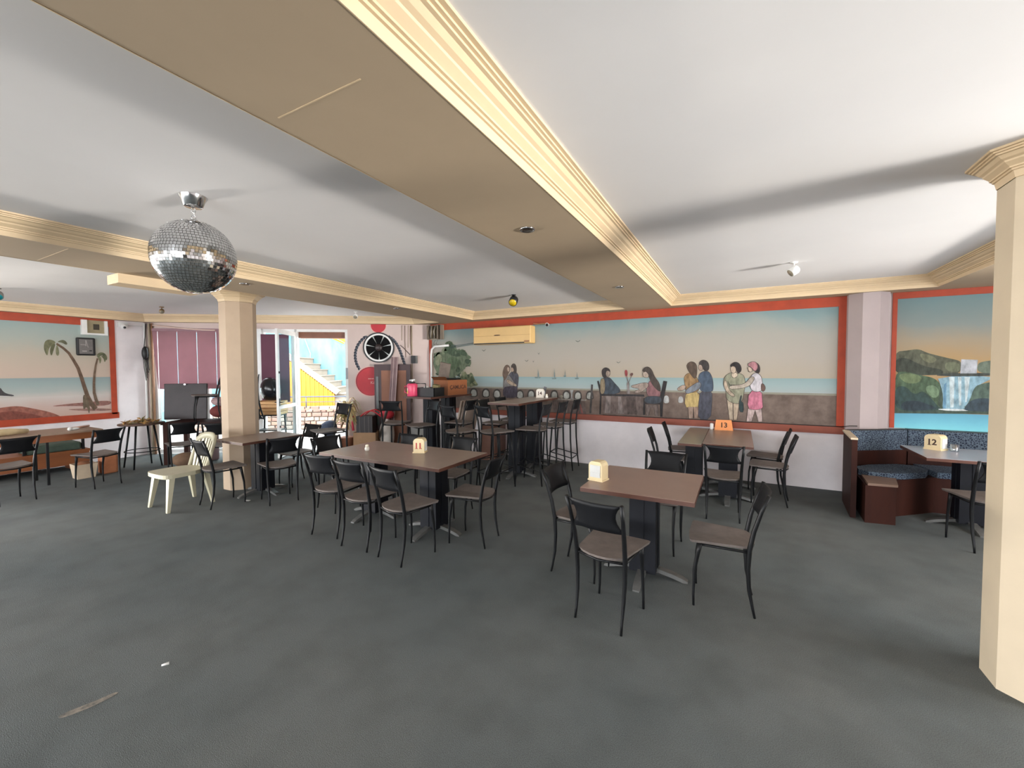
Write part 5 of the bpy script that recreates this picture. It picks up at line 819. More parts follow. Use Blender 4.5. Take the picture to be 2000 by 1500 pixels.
# ------------------------------------------------------------------ ceiling fittings
ball = thing('disco_ball', 'large mirror disco ball hanging from a chrome motor', 'disco ball', (-2.961, 1.356, 2.125))
BR = .22; BC = Vector((0, 0, .22))
mb = MB(); mb.sphere(BC, BR - .006, 32, 20); mb.build('core', mat('grey_core', (120, 116, 108), .6, .1, 20), ball)
M_tile = mat('mirror_tile', (222, 222, 222), .06, .06, 40, metal=1.0)
mb = MB(); rnd = random.Random(3)
rows = 38
for i in range(rows):
    t0 = math.pi * (i + .06) / rows; t1 = math.pi * (i + .94) / rows; tm = (t0 + t1) / 2
    n = max(4, int(2 * math.pi * math.sin(tm) * rows / math.pi))
    ph = rnd.random()
    for k in range(n):
        p0 = 2 * math.pi * (k + ph + .06) / n; p1 = 2 * math.pi * (k + ph + .94) / n; pm_ = (p0 + p1) / 2
        nrm = Vector((math.sin(tm) * math.cos(pm_), math.sin(tm) * math.sin(pm_), math.cos(tm)))
        tilt = Vector((rnd.gauss(0, .035), rnd.gauss(0, .035), rnd.gauss(0, .035)))
        c = BC + nrm * BR
        nn = (nrm + tilt).normalized()
        vs = []
        for th, p in ((t0, p0), (t1, p0), (t1, p1), (t0, p1)):
            q = BC + Vector((math.sin(th) * math.cos(p), math.sin(th) * math.sin(p), math.cos(th))) * BR
            q = q - nn * (q - c).dot(nn)
            vs.append(q)
        lo = [q - nn * .004 for q in vs]
        mb.add(vs + lo, [(0, 1, 2, 3), (0, 4, 5, 1), (1, 5, 6, 2), (2, 6, 7, 3), (3, 7, 4, 0)])
o = mb.build('mirror_tiles', M_tile, ball); o['kind'] = 'stuff'
mb = MB(); mb.lathe([(.02, .435), (.02, .45), (.006, .455)], 12); mb.build('top_cap', M_chrome, ball)
mb = MB()
for k in range(3):
    z = .462 + k * .022
    pts = []
    for j in range(13):
        a = 2 * math.pi * j / 12
        pts.append(((.011 * math.cos(a)) if k % 2 else 0, 0 if k % 2 else .011 * math.cos(a), z + .016 * math.sin(a)))
    mb.tube(pts, .0028, 5)
mb.build('chain', M_chrome, ball)
mb = MB(); mb.lathe([(.045, .525), (.05, .53), (.062, .565), (.075, .588), (.075, .59)], 20); mb.build('motor', M_chrome, ball)

def downlight(x, y, label):
    t_ = thing('downlight', label, 'ceiling light', (x, y, ZS - .012))
    mb = MB(); mb.lathe([(.034, .004), (.048, 0), (.052, .006), (.052, .0115)], 20); rg = mb.build('trim_ring', M_chrome, t_)
    mb = MB(); mb.lathe([(.030, .003), (.034, .0035), (.034, .009)], 16); mb.build('lamp', mat('dark_lamp', (70, 60, 54), .15, .1, 10, metal=.6), rg)
downlight(-1.249, 2.524, 'chrome recessed light in the broad beam, the one nearer the ball')
downlight(-1.208, 4.807, 'chrome recessed light in the broad beam, the one nearer the mural')
downlight(-4.701, 2.618, 'chrome recessed light in the narrow beam beside the disco ball')
downlight(-4.60, 4.795, 'chrome recessed light in the narrow beam in front of the fan')

def spot(x, y, z, az, label, body, lensm, R=.04, L=.09, drop=.07):
    t_ = thing('spotlight', label, 'spotlight', (x, y, z))
    mb = MB(); mb.lathe([(.03, -.012), (.034, -.004), (.034, 0)], 16); mb.build('mount', body, t_)
    d = Vector((math.sin(az), math.cos(az), -.75)).normalized()
    piv = Vector((0, 0, -drop))
    mb = MB(); mb.tube([(0, 0, -.01), (0, 0, -drop + .01)], .006, 6); mb.tube([piv + Vector((d.y * R, -d.x * R, .02)) , piv + Vector((d.y * R, -d.x * R, -.01))], .006, 6); mb.tube([(0, 0, -drop + .03), piv + Vector((d.y * R, -d.x * R, .02))], .006, 6); mb.build('bracket', body, t_)
    mb = MB(); mb.tube([piv - d * L * .5, piv - d * L * .3, piv + d * L * .5], [R * .75, R, R], 14); can = mb.build('can', body, t_)
    mb = MB(); mb.tube([piv + d * L * .5, piv + d * (L * .5 + .003)], R * .85, 14); mb.build('lens', lensm, can)
M_blk = M_blackp
spot(.516 * .926, 5.517 * .926, ZC, math.atan2(-.9, -.3), 'white square-bodied spotlight on the ceiling right of the broad beam', M_white, mat('dim_lens', (150, 140, 120), .2, .2, 20), .045, .08, .085)
spot(-3.08 * .93, 5.735 * .93, ZC, math.atan2(1.2, -5), 'black spotlight with a yellow lens between the two beams', M_blk, mat('yellow_lens', (206, 176, 30), .15, .1, 20), .062, .12, .085)
spot(-6.25, 5.45, ZC, math.atan2(4, -5), 'small white spotlight on the ceiling in front of the door', M_white, mat('dim_lens', (150, 140, 120)), .04, .07, .08)
spot(-8.55, 3.4, ZC, math.atan2(6, -3), 'small brass spotlight on the ceiling in front of the mauve blind', mat('brass', (150, 120, 84), .3, .1, 10, metal=.8), mat('dim_lens', (150, 140, 120)), .035, .06, .07)
spot(-8.40, 1.60, ZC, math.atan2(8, -1.6), 'grey spotlight with a teal lens facing the palm mural', mat('grey_spot', (120, 116, 110), .4, .1, 10), mat('teal_lens', (20, 130, 140), .2, .1, 10), .05, .09, .09)
# ------------------------------------------------------------------ chairs and stools
def back_panel(z0, z1, hw, y0, y1, bow, thick=.010, cut=.05, nx=12, nz=6):
    """curved backrest, ends hollowed towards the posts"""
    mb = MB(); vs = []; fs = []
    for side in (0, 1):
        for j in range(nz + 1):
            t = j / nz; z = z0 + (z1 - z0) * t
            w = hw - cut * (1 - (2 * t - 1) ** 2) * 1.0
            yb = y0 + (y1 - y0) * t
            for i in range(nx + 1):
                s = -1 + 2 * i / nx
                vs.append((s * w, yb - bow * (1 - s * s) + side * thick, z))
    W_ = nx + 1; K = W_ * (nz + 1)
    for j in range(nz):
        for i in range(nx):
            a = j * W_ + i
            fs.append((a, a + 1, a + W_ + 1, a + W_)); fs.append((K + a, K + a + W_, K + a + W_ + 1, K + a + 1))
    for i in range(nx):
        a = i; fs.append((a, K + a, K + a + 1, a + 1)); a = nz * W_ + i; fs.append((a, a + 1, K + a + 1, K + a))
    for j in range(nz):
        a = j * W_; fs.append((a, a + W_, K + a + W_, K + a)); a = j * W_ + nx; fs.append((a, K + a, K + a + W_, a + W_))
    return mb.add(vs, fs, None, True)
def seat_slab(z, front, rear, d0, d1, th=.018):
    """flared seat, rounded behind; z is the top"""
    pts = []
    for i in range(9):
        a = math.pi + math.pi * i / 8
        pts.append((rear * math.cos(a), d0 + .05 + .075 * math.sin(a)))
    pts += [(front * .97, d1 - .06), (front, d1 - .015), (front - .02, d1), (0, d1 + .012), (-front + .02, d1), (-front, d1 - .015), (-front * .97, d1 - .06)]
    n = len(pts); mb = MB()
    def zz(p): return z + .012 * (abs(p[0]) / front) ** 2
    top = [(p[0], p[1], zz(p)) for p in pts]; bot = [(p[0] * .97, p[1] * .97, zz(p) - th) for p in pts]
    cy = sum(p[1] for p in pts) / n
    vs = top + bot + [(0, cy, z - .006), (0, cy, z - th - .006)]
    fs = []
    for i in range(n):
        j = (i + 1) % n
        fs += [(i, j, 2 * n), (n + j, n + i, 2 * n + 1), (i, n + i, n + j, j)]
    return mb.add(vs, fs)
def make_chair():
    t_ = thing('dining_chair', 'x', 'chair')
    for s in (-1, 1):
        mb = MB()
        mb.tube([(s * .160, -.195, 0), (s * .158, -.182, .06), (s * .160, -.160, .18), (s * .165, -.152, .32), (s * .168, -.158, .45), (s * .172, -.182, .58), (s * .180, -.222, .72), (s * .187, -.262, .83)],
                [.008, .009, .012, .014, .0155, .0145, .013, .0125], 10)
        mb.build('leg', M_black, t_)
    for s in (-1, 1):
        mb = MB(); mb.tube([(s * .165, .175, 0), (s * .162, .178, .08), (s * .158, .172, .25), (s * .160, .150, .38), (s * .162, .135, .445)], [.008, .009, .0115, .0145, .017], 10); mb.build('leg', M_black, t_)
    mb = MB()
    mb.tube([(-.166, -.155, .435), (0, -.19, .432), (.166, -.155, .435)], .009, 8); mb.tube([(-.16, .14, .435), (.16, .14, .435)], .009, 8)
    for s in (-1, 1): mb.tube([(s * .166, -.155, .435), (s * .162, .14, .435)], .009, 8)
    mb.build('seat_frame', M_black, t_)
    seat_slab(.462, .205, .165, -.175, .205).build('seat', M_seat, t_)
    back_panel(.635, .825, .183, -.198, -.262, .03).build('backrest', M_backrest, t_)
    return t_
def make_stool():
    t_ = thing('bar_stool', 'x', 'stool'); H = .78
    for s in (-1, 1):
        mb = MB()
        mb.tube([(s * .185, -.205, 0), (s * .178, -.185, .2), (s * .170, -.165, .5), (s * .168, -.160, H - .02), (s * .172, -.178, .92), (s * .180, -.215, 1.06), (s * .184, -.235, 1.15)],
                [.010, .012, .013, .014, .013, .012, .011], 10)
        mb.build('leg', M_black, t_)
    for s in (-1, 1):
        mb = MB(); mb.tube([(s * .185, .200, 0), (s * .178, .185, .2), (s * .168, .165, .5), (s * .160, .145, H - .02)], [.010, .012, .013, .015], 10); mb.build('leg', M_black, t_)
    mb = MB()
    mb.tube([(-.175, .178, .28), (.175, .178, .28)], .009, 8); mb.build('footrest', M_black, t_)
    for s in (-1, 1):
        mb = MB(); mb.tube([(s * .180, -.190, .20), (s * .175, .180, .28)], .008, 8); mb.build('stretcher', M_black, t_)
    mb = MB(); mb.tube([(-.18, -.19, .20), (.18, -.19, .20)], .008, 8); mb.build('stretcher', M_black, t_)
    mb = MB(); mb.tube([(-.166, -.158, H - .028), (0, -.185, H - .028), (.166, -.158, H - .028)], .009, 8); mb.tube([(-.16, .145, H - .028), (.16, .145, H - .028)], .009, 8)
    for s in (-1, 1): mb.tube([(s * .166, -.158, H - .028), (s * .16, .145, H - .028)], .009, 8)
    mb.build('seat_frame', M_black, t_)
    seat_slab(H, .200, .165, -.175, .20).build('seat', M_seat, t_)
    back_panel(.985, 1.145, .180, -.196, -.236, .025).build('backrest', M_backrest, t_)
    return t_
_proto = {}
def place(kind, x, y, deg, label, group, z=0.0, rot=None):
    if kind not in _proto:
        _proto[kind] = make_chair() if kind == 'chair' else make_stool(); o = _proto[kind]
    else:
        o = copy_tree(_proto[kind])
    o.location = (x, y, z); o.rotation_euler = rot if rot else (0, 0, math.radians(deg))
    tag(o, label, 'chair' if kind == 'chair' else 'stool', group)
    return o
gA, g11, g13, gB, gD = 'chairs at the unnumbered square table', 'chairs around table 11', 'chairs around table 13', 'chairs at the table by the column', 'stools at the high tables'
CH = 'black metal chair '
place('chair', -.742, 2.745, -9, CH + 'with its back to open carpet at the unnumbered napkin box table', gA)
place('chair', -.085, 3.275, 92, CH + 'on the cream column side of the table holding the white napkin box', gA)
place('chair', -1.115, 3.235, -94, CH + 'beside the white napkin box, on the table 11 side', gA)
place('chair', -.63, 4.02, 176, CH + 'between the white napkin box table and table 13', gA)
place('chair', -3.60, 2.875, 8, CH + 'below the salt shaker on the open carpet side of table 11', g11)
place('chair', -3.09, 2.815, 2, CH + 'in the middle of three on the open carpet side of table 11', g11)
place('chair', -2.575, 2.775, -9, CH + 'at the napkin box end of the row along table 11', g11)
place('chair', -2.235, 3.325, 97, CH + 'at the end of table 11 nearest the square table', g11)
place('chair', -4.19, 3.36, -96, CH + 'at the end of table 11 nearest the door', g11)
place('chair', -3.64, 3.74, 178, CH + 'behind table 11 in front of the high table with the pink jug', g11)
place('chair', -2.90, 3.86, 180, CH + 'behind table 11 on the far side of the number 11', g11)
place('chair', -.135, 5.17, 2, CH + 'pushed under the near edge of table 13', g13)
place('chair', -.80, 5.90, -86, CH + 'at table 13 on the bar stool side, nearer the white napkin box', g13)
place('chair', -.72, 6.62, -84, CH + 'at table 13 on the bar stool side, against the mural wall', g13)
place('chair', .35, 5.98, 84, CH + 'at table 13 on the booth side, nearer the open carpet', g13)
place('chair', .34, 6.58, 80, CH + 'at table 13 on the booth side, against the mural wall', g13)
place('chair', -5.585, 2.785, -6, CH + 'touching the white plastic chair at the table by the column', gB)
place('chair', -5.10, 3.20, 72, CH + 'at the table by the column, on the table 11 side', gB)
place('chair', -5.62, 3.80, 176, CH + 'at the table by the column, on the door side', gB)
gP = 'chairs along the beach mural'
place('chair', -8.06, 2.385, 104, CH + 'facing the long wooden table under the two painted palms', gP)
place('chair', -8.06, 1.55, 100, CH + 'facing the long wooden table below the rolled cloth', gP)
place('chair', 1.98, 5.36, 10, CH + 'in the dark corner at booth table 12', None)
ST = 'tall black bar stool '
place('stool', -5.16, 4.0, 170, ST + 'standing alone in front of the open door', gD)
place('stool', -2.62, 5.44, 96, ST + 'beside high table 14 toward table 13, first of three', gD)
place('stool', -2.56, 5.93, 92, ST + 'beside high table 14 toward table 13, second of three', gD)
place('stool', -2.55, 6.50, 94, ST + 'beside high table 14 toward table 13, third at mural wall', gD)
place('stool', -3.45, 4.82, -20, ST + 'between the two high tables, nearest table 11', gD)
place('stool', -2.98, 5.0, -24, ST + 'at the near end of high table 14', gD)
place('stool', -3.46, 5.80, -88, ST + 'on the carton side of high table 14, middle of its row', gD)
place('stool', -3.45, 6.35, -88, ST + 'on the carton side of high table 14, against the mural wall', gD)
place('stool', -4.35, 5.05, 160, ST + 'in front of the pink jug table, nearest table 11', gD)
place('stool', -4.93, 5.10, 20, ST + 'below the pink jug at its high table', gD)
place('stool', -4.02, 5.60, 95, ST + 'below the brown carton at the pink jug table', gD)

# ------------------------------------------------------------------ tables
M_top = mat('brown_laminate', (146, 118, 106), .32, .06, 5, bump=.02, bscale=200)
M_top11 = mat('taupe_laminate', (148, 130, 118), .34, .06, 5, bump=.02, bscale=200)
M_edge = mat('reddish_brown_edge', (84, 50, 38), .45, .15, 12)
M_ped = mat('black_pedestal', (15, 17, 24), .5, .25, 4, spec=.25)
M_foot = mat('grey_cast_foot', (112, 112, 110), .4, .2, 12, metal=.5)
def pedestal(t_, x, y, h):
    mb = MB(); mb.span((x - .1, y - .1, .05), (x + .1, y + .1, h)); mb.span((x - .106, y - .012, .06), (x + .106, y + .012, h)); mb.span((x - .012, y - .106, .06), (x + .012, y + .106, h)); ped = mb.build('pedestal', M_ped, t_)
    for k in range(4):
        a = k * math.pi / 2; d = Vector((math.cos(a), math.sin(a), 0)); n = Vector((-d.y, d.x, 0))
        mb = MB(); vs = []; pr = [(.0, .075, .034), (.12, .07, .032), (.22, .05, .03), (.29, .03, .028), (.325, .012, .024)]
        for r, z, w in pr:
            for sx, zz in ((-1, z), (1, z), (1, max(0, z - .03) if r < .3 else 0), (-1, max(0, z - .03) if r < .3 else 0)):
                vs.append(Vector((x, y, zz)) + d * r + n * w * sx)
        fs = []
        for i in range(len(pr) - 1):
            for q in range(4): fs.append((i * 4 + q, i * 4 + (q + 1) % 4, i * 4 + 4 + (q + 1) % 4, i * 4 + 4 + q))
        fs += [(3, 2, 1, 0), (16, 17, 18, 19)]
        mb.add(vs, fs); mb.build('foot', M_foot, ped)
def table(name, x0, x1, y0, y1, h, label, peds, top, th=.032, group=None):
    cx, cy = (x0 + x1) / 2, (y0 + y1) / 2
    t_ = thing(name, label, 'table', (cx, cy, 0), 0, group)
    w, d = x1 - x0, y1 - y0
    mb = MB(); mb.box((0, 0, h - th / 2 - .0015), (w, d, th - .003)); mb.build('edge_band', M_edge, t_)
    mb = MB(); mb.box((0, 0, h - .0015), (w - .003, d - .003, .003)); mb.build('table_top', top, t_)
    for px, py in peds: pedestal(t_, px - cx, py - cy, h - th)
    return t_
table('square_table', -1.045, -.245, 3.0, 3.815, .75, 'square brown pedestal table holding the white napkin box', [(-.645, 3.41)], M_top)
table('long_table', -4.0, -2.36, 2.96, 3.78, .75, 'long taupe pedestal table with napkin box numbered 11', [(-2.72, 3.33), (-3.62, 3.39)], M_top11)
table('long_table', -.37, .165, 5.44, 6.86, .75, 'narrow brown table with orange number 13 set against the mural wall', [(-.1, 5.86), (-.1, 6.5)], M_top11)
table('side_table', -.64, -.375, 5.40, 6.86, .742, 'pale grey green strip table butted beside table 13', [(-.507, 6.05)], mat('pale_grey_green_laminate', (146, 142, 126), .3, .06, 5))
table('square_table', -5.96, -5.33, 2.89, 3.70, .75, 'square taupe pedestal table standing against the octagonal column beside the plastic chair', [(-5.62, 3.3)], M_top11)
table('high_table', -3.27, -2.75, 5.26, 6.72, 1.15, 'high brown bar table with napkin box numbered 14', [(-3.02, 5.72), (-3.02, 6.35)], M_top11)
table('high_table', -5.08, -4.47, 5.42, 6.62, 1.18, 'high dark bar table carrying the pink jug and brown carton', [(-4.78, 5.8), (-4.78, 6.3)], mat('dark_laminate', (74, 64, 60), .4, .1, 6))
bt = table('booth_table', 1.655, 2.50, 5.585, 6.36, .75, 'pale topped booth table with napkin box numbered 12', [(2.1, 5.98)], mat('pale_lilac_laminate', (168, 164, 174), .28, .05, 5))

# ------------------------------------------------------------------ napkin boxes and table things
M_cb = mat('cream_napkin_box', (230, 210, 166), .45, .05, 10)
M_paper = mat('white_napkin', (214, 214, 210), .8, .03, 20)
M_num = mat('red_number', (176, 26, 32), .5, .1, 20)
M_numd = mat('dark_brown_number', (62, 34, 24), .5, .1, 20)
def napkin(x, y, z, deg, label, num, nm, w=.12, d=.10, h=.155, box=M_cb, front=False):
    t_ = thing('napkin_box', label, 'napkin holder', (x, y, z), math.radians(deg))
    prof = [(-w / 2, 0), (w / 2, 0), (w / 2, h * .80), (w * .42, h * .93), (w * .28, h), (-w * .28, h), (-w * .42, h * .93), (-w / 2, h * .80)]
    vs = [(p[0], -d / 2, p[1]) for p in prof] + [(p[0], d / 2, p[1]) for p in prof]; n = len(prof)
    mb = MB(); mb.add(vs, [tuple(range(n)), tuple(range(2 * n - 1, n - 1, -1))] + [((i + 1) % n, i, n + i, n + (i + 1) % n) for i in range(n)]); body = mb.build('body', box, t_)
    mb = MB(); mb.span((-w / 2 - .006, -d / 2 - .006, 0), (w / 2 + .006, d / 2 + .006, .012)); mb.build('base', box, t_)
    for s in ((-1,) if front else (1,)):
        if front: mb = MB().span((-w * .38, -d / 2 - .006, .03), (w * .38, -d / 2 - .0005, h * .82))
        else: mb = MB().span((w / 2 + .0005, -d * .36, .02), (w / 2 + .007, d * .36, h * .76))
        mb.build('napkins', M_paper, body)
    if front: mb = MB().span((-w * .36, -d / 2 - .010, .045), (w * .36, -d / 2 - .006, h * .45)); mb.build('napkins', M_paper, body)
    if num:
        text_mesh('number', num, h * .52, nm, body, (-.005, -d / 2 - .0012, h * .5), (math.pi / 2, 0, 0), bold=.0022)
        mb = MB()
        k = num.index('1')
        mb_x = [-.027, .017] if num == '11' else ([-.028] if num in ('12', '13', '14') else [])
        for xx in mb_x:
            mb.span((xx - .012, -d / 2 - .002, h * .5 - h * .20), (xx + .018, -d / 2 - .0004, h * .5 - h * .165))
        if mb_x: mb.build('number_foot', nm, body)
    return t_
napkin(-3.02, 3.47, .75, 24, 'cream napkin box with red number 11 on the long table', '11', M_num)
napkin(-.985, 3.27, .75, -12, 'unnumbered cream napkin box with white napkins facing out', None, None, front=True)
napkin(1.90, 6.18, .75, -42, 'cream napkin box with dark number 12 on the booth table', '12', M_numd, w=.14, d=.12, h=.165)
napkin(-3.0, 6.55, 1.15, 16, 'small white napkin box with dark number 14 on the high table', '14', M_numd, w=.13, d=.10, h=.15, box=mat('white_box', (216, 208, 196), .5, .05, 10))
mb = MB(); mb.box((-3.0, 6.72, 1.24), (.045, .02, .18), (.1, .25, 0))
tag(mb.build('dark_menu_stand', mat('grey_plastic', (96, 96, 100), .5, .1, 10)), 'small grey pointed stand behind the napkin box numbered 14', 'menu stand')
t_ = thing('number_tent', 'orange tent card with dark number 13 at the wall end of the table', 'number card', (-.18, 6.76, .75), math.radians(4))
mb = MB(); mb.add([(-.12, -.05, 0), (.12, -.05, 0), (.12, .05, 0), (-.12, .05, 0), (-.1, 0, .145), (.1, 0, .145)], [(0, 1, 5, 4), (2, 3, 4, 5), (0, 4, 3), (1, 2, 5), (3, 2, 1, 0)])
card = mb.build('card', mat('orange_card', (236, 152, 92), .6, .05, 10), t_)
text_mesh('number', '13', .10, M_numd, card, (0, -.0285, .07), (math.radians(71), 0, 0), bold=.002)
mb = MB(); mb.lathe([(.022, 0), (.026, .02), (.024, .08), (.016, .09)], 14, (-.335, 6.74, .75))
tag(mb.build('salt_shaker', M_white), 'white shaker left of the orange number 13', 'shaker')
def shaker(x, y, z, label):
    t_ = thing('salt_shaker', label, 'shaker', (x, y, z))
    mb = MB(); mb.lathe([(.021, 0), (.025, .012), (.025, .03), (.019, .042), (.012, .046)], 14); mb.build('jar', mat('shaker_glass', (226, 222, 210), .3, .05, 10), t_)
    mb = MB(); mb.lathe([(.017, .044), (.018, .06), (.011, .068)], 14); mb.build('lid', mat('cream_lid', (236, 228, 206), .4, .05, 10), t_)
shaker(-3.607, 3.271, .75, 'small cream salt shaker alone on the long table 11')
shaker(-2.86, 6.50, 1.15, 'tiny white shaker beside the napkin box numbered 14')
mb = MB(); mb.lathe([(.033, 0), (.034, .01), (.036, .075), (.033, .075), (.031, .012), (.001, .012)], 18, (2.03, 6.12, .75))
tag(mb.build('glass_tumbler', glassmat('tumbler_glass', (.85, .92, .95), .3)), 'clear glass tumbler beside the napkin box numbered 12', 'glass')

# high table with the pink jug
jx, jy, jz = -4.97, 5.53, 1.18
t_ = thing('thermos_jug', 'pink insulated jug with white pump lid on the high table', 'jug', (jx, jy, jz))
M_pink = mat('pink_plastic', (226, 74, 110), .35, .05, 8)
mb = MB(); mb.lathe([(.085, 0), (.09, .01), (.09, .19), (.082, .215), (.05, .225)], 24); jb = mb.build('body', M_pink, t_)
mb = MB(); mb.lathe([(.052, .225), (.055, .24), (.03, .25)], 20); jc = mb.build('collar', M_blackp, jb)
mb = MB(); mb.tube([(0, 0, .25), (0, 0, .275)], .014, 10); mb.tube([(-.05, -.01, .275), (.05, .01, .285)], .013, 10); mb.build('pump', M_white, t_)
mb = MB(); mb.tube([(-.085, -.03, .18), (-.125, -.05, .17), (-.13, -.05, .07), (-.085, -.03, .05)], .012, 8); mb.build('handle', M_pink, t_)
mb = MB(); 
for k in range(9):
    a = -2.2 + .05 * k; a2 = a + .05
    for z0, z1, m in ((.05, .1, mat('yellow_label', (230, 190, 90), .5, .1, 30)), (.1, .14, mat('pale_label', (236, 206, 196), .5, .1, 30))):
        mb.add([(.0912 * math.cos(q), .0912 * math.sin(q), z) for q, z in ((a, z0), (a2, z0), (a2, z1), (a, z1))], [(0, 1, 2, 3)], m)
mb.build('label_print', None, jb)
t_ = thing('carton', 'brown cardboard carton with dark lettering on the pink jug table', 'box', (-4.66, 6.28, 1.18), math.radians(-10))
M_card = mat('brown_cardboard', (140, 84, 48), .75, .08, 6)
mb = MB(); mb.span((-.19, -.30, 0), (.19, .18, .27)); cbx = mb.build('box_body', M_card, t_)
mb = MB(); mb.add([(-.19, -.30, .27), (.19, -.30, .27), (.19, -.36, .33), (-.19, -.36, .33)], [(0, 1, 2, 3), (3, 2, 1, 0)]); mb.build('flap', M_card, t_)
text_mesh('lettering', 'ÇAMLICA', .095, mat('dark_print', (60, 26, 12), .6, .1, 20), cbx, (.1912, -.05, .14), (math.pi / 2, 0, math.pi / 2), bold=.0015)
mb = MB(); mb.box((-4.90, 6.35, 1.62), (.20, .03, .30), (.25, .2, .5))
tag(mb.build('picture_frame', mat('grey_frame', (110, 98, 88), .6, .2, 10)), 'small grey framed board standing on the brown carton', 'frame')
mb = MB(); mb.box((-4.82, 6.40, 1.465), (.36, .26, .03), (0, 0, .3))
tag(mb.build('tray', M_blackp), 'flat black tray lying on the brown carton', 'tray')
t_ = thing('wire_crate', 'black open crate with clutter between pink jug and carton', 'crate', (-4.72, 5.70, 1.18), math.radians(0))
for a, b in (((-.2, -.14), (-.19, .14)), ((.19, -.14), (.2, .14)), ((-.2, -.14), (.2, -.13)), ((-.2, .13), (.2, .14))):
    mb = MB(); mb.span((a[0], a[1], 0), (b[0], b[1], .15)); mb.build('side', M_blackp, t_)
mb = MB(); mb.tube([(-.2, -.14, .15), (-.2, -.14, .22), (.02, -.14, .22), (.02, -.14, .15)], .009, 6); mb.build('handle', M_blackp, t_)
mb = MB(); mb.sphere((-.08, 0, .12), .06, 12, 8); tag(mb.build('crumpled_paper', M_paper, None, loc=None), 'crumpled white paper inside the black crate', 'paper').location = (-4.72, 5.70, 1.18)
mb = MB(); mb.box((-4.62, 5.74, 1.30), (.10, .10, .16), (.1, .2, .3)); tag(mb.build('small_carton', mat('olive_carton', (120, 108, 70), .7, .1, 10)), 'small olive carton sticking out of the black crate', 'box')

# ------------------------------------------------------------------ white plastic chair
M_pl = mat('off_white_plastic', (184, 178, 152), .4, .06, 6)
t_ = thing('plastic_chair', 'off-white moulded plastic chair with slatted back beside the column', 'chair', (-5.99, 2.52, 0), math.radians(180))
for sx, sy in ((-1, 1), (1, 1), (-1, -1), (1, -1)):
    mb = MB(); top = Vector((sx * .175, sy * .175, .42)); bot = Vector((sx * .225, sy * .235, 0))
    vs = []
    for p, w in ((bot, .019), (top, .038)):
        for a, b in ((-1, -1), (1, -1), (1, 1), (-1, 1)): vs.append(p + Vector((a * w, b * w * .8, 0)))
    mb.add(vs, [(3, 2, 1, 0), (4, 5, 6, 7), (0, 1, 5, 4), (1, 2, 6, 5), (2, 3, 7, 6), (3, 0, 4, 7)]); mb.build('leg', M_pl, t_)
mb = MB(); pts = chaikin([(-.23, -.2), (.23, -.2), (.25, .2), (.2, .27), (-.2, .27), (-.25, .2)], 2); mb.prism(pts, .415, .437)
mb.prism([(p[0] * 1.0, p[1] * 1.0) for p in pts], .39, .415); mb.build('seat', M_pl, t_)
def bk(s, z):  # back surface
    return (s * (.20 + .03 * (z - .44)), -.19 - .30 * (z - .44) - .03 * (1 - s * s), z)
for s in (-1, 1):
    mb = MB(); mb.tube([bk(s * 1.02, .42), bk(s * 1.02, .6), bk(s * .98, .74), bk(s * .8, .82)], [.024, .022, .02, .018], 8); mb.build('back_post', M_pl, t_)
mb = MB(); vs = []; fs = []
for i in range(13):
    s = -1 + i / 6
    zt = .85 - .055 * s * s * s * s - .02 * s * s
    for z, o in ((zt - .075, 0), (zt, 0), (zt, .018), (zt - .075, .018)):
        p = bk(s, z); vs.append((p[0], p[1] + o, p[2]))
for i in range(12):
    for q in range(4): fs.append((i * 4 + q, i * 4 + 4 + q, i * 4 + 4 + (q + 1) % 4, i * 4 + (q + 1) % 4))
fs += [(0, 1, 2, 3), (51, 50, 49, 48)]
mb.add(vs, fs, None, True); mb.build('top_rail', M_pl, t_)
for k in range(6):
    s0 = -.78 + k * .312; mb = MB(); vs = []
    for z in (.43, .6, .79):
        for ss, o in ((s0 - .085, 0), (s0 + .085, 0), (s0 + .085, .012), (s0 - .085, .012)):
            p = bk(ss * (.86 if z < .5 else 1), z); vs.append((p[0], p[1] + o, p[2]))
    fs = [(i * 4 + q, i * 4 + (q + 1) % 4, i * 4 + 4 + (q + 1) % 4, i * 4 + 4 + q) for i in range(2) for q in range(4)] + [(3, 2, 1, 0), (8, 9, 10, 11)]
    mb.add(vs, fs); mb.build('slat', M_pl, t_)

# ------------------------------------------------------------------ corner booth
M_wood = mat('dark_red_wood', (60, 30, 22), .6, 0, 4, rgb2=(38, 20, 17), stretch=(1, 1, .2), spec=.15)
def fabric():
    m = bpy.data.materials.new('blue_patterned_fabric'); m.use_nodes = True
    nt = m.node_tree; N = nt.nodes; L = nt.links; b = N['Principled BSDF']; b.inputs['Roughness'].default_value = .9
    tc = N.new('ShaderNodeTexCoord'); vo = N.new('ShaderNodeTexVoronoi'); vo.inputs['Scale'].default_value = 48; vo.feature = 'DISTANCE_TO_EDGE'
    L.new(tc.outputs['Object'], vo.inputs['Vector'])
    cr = N.new('ShaderNodeValToRGB'); e = cr.color_ramp.elements
    e[0].position = .04; e[0].color = lin((92, 106, 120)); e[1].position = .2; e[1].color = lin((28, 37, 56))
    L.new(vo.outputs['Distance'], cr.inputs['Fac']); L.new(cr.outputs['Color'], b.inputs['Base Color'])
    return m
M_fab = fabric()
bo = thing('booth_bench', 'corner booth bench with blue patterned upholstery and dark wooden base', 'bench', (1.8, 6.4, 0))
def quadbox(a, b, th, z0, z1):
    a, b = Vector(a), Vector(b); d = (b - a).normalized(); n = Vector((-d.y, d.x)) * th
    return [(a.x, a.y), (b.x, b.y), (b.x + n.x, b.y + n.y), (a.x + n.x, a.y + n.y)]
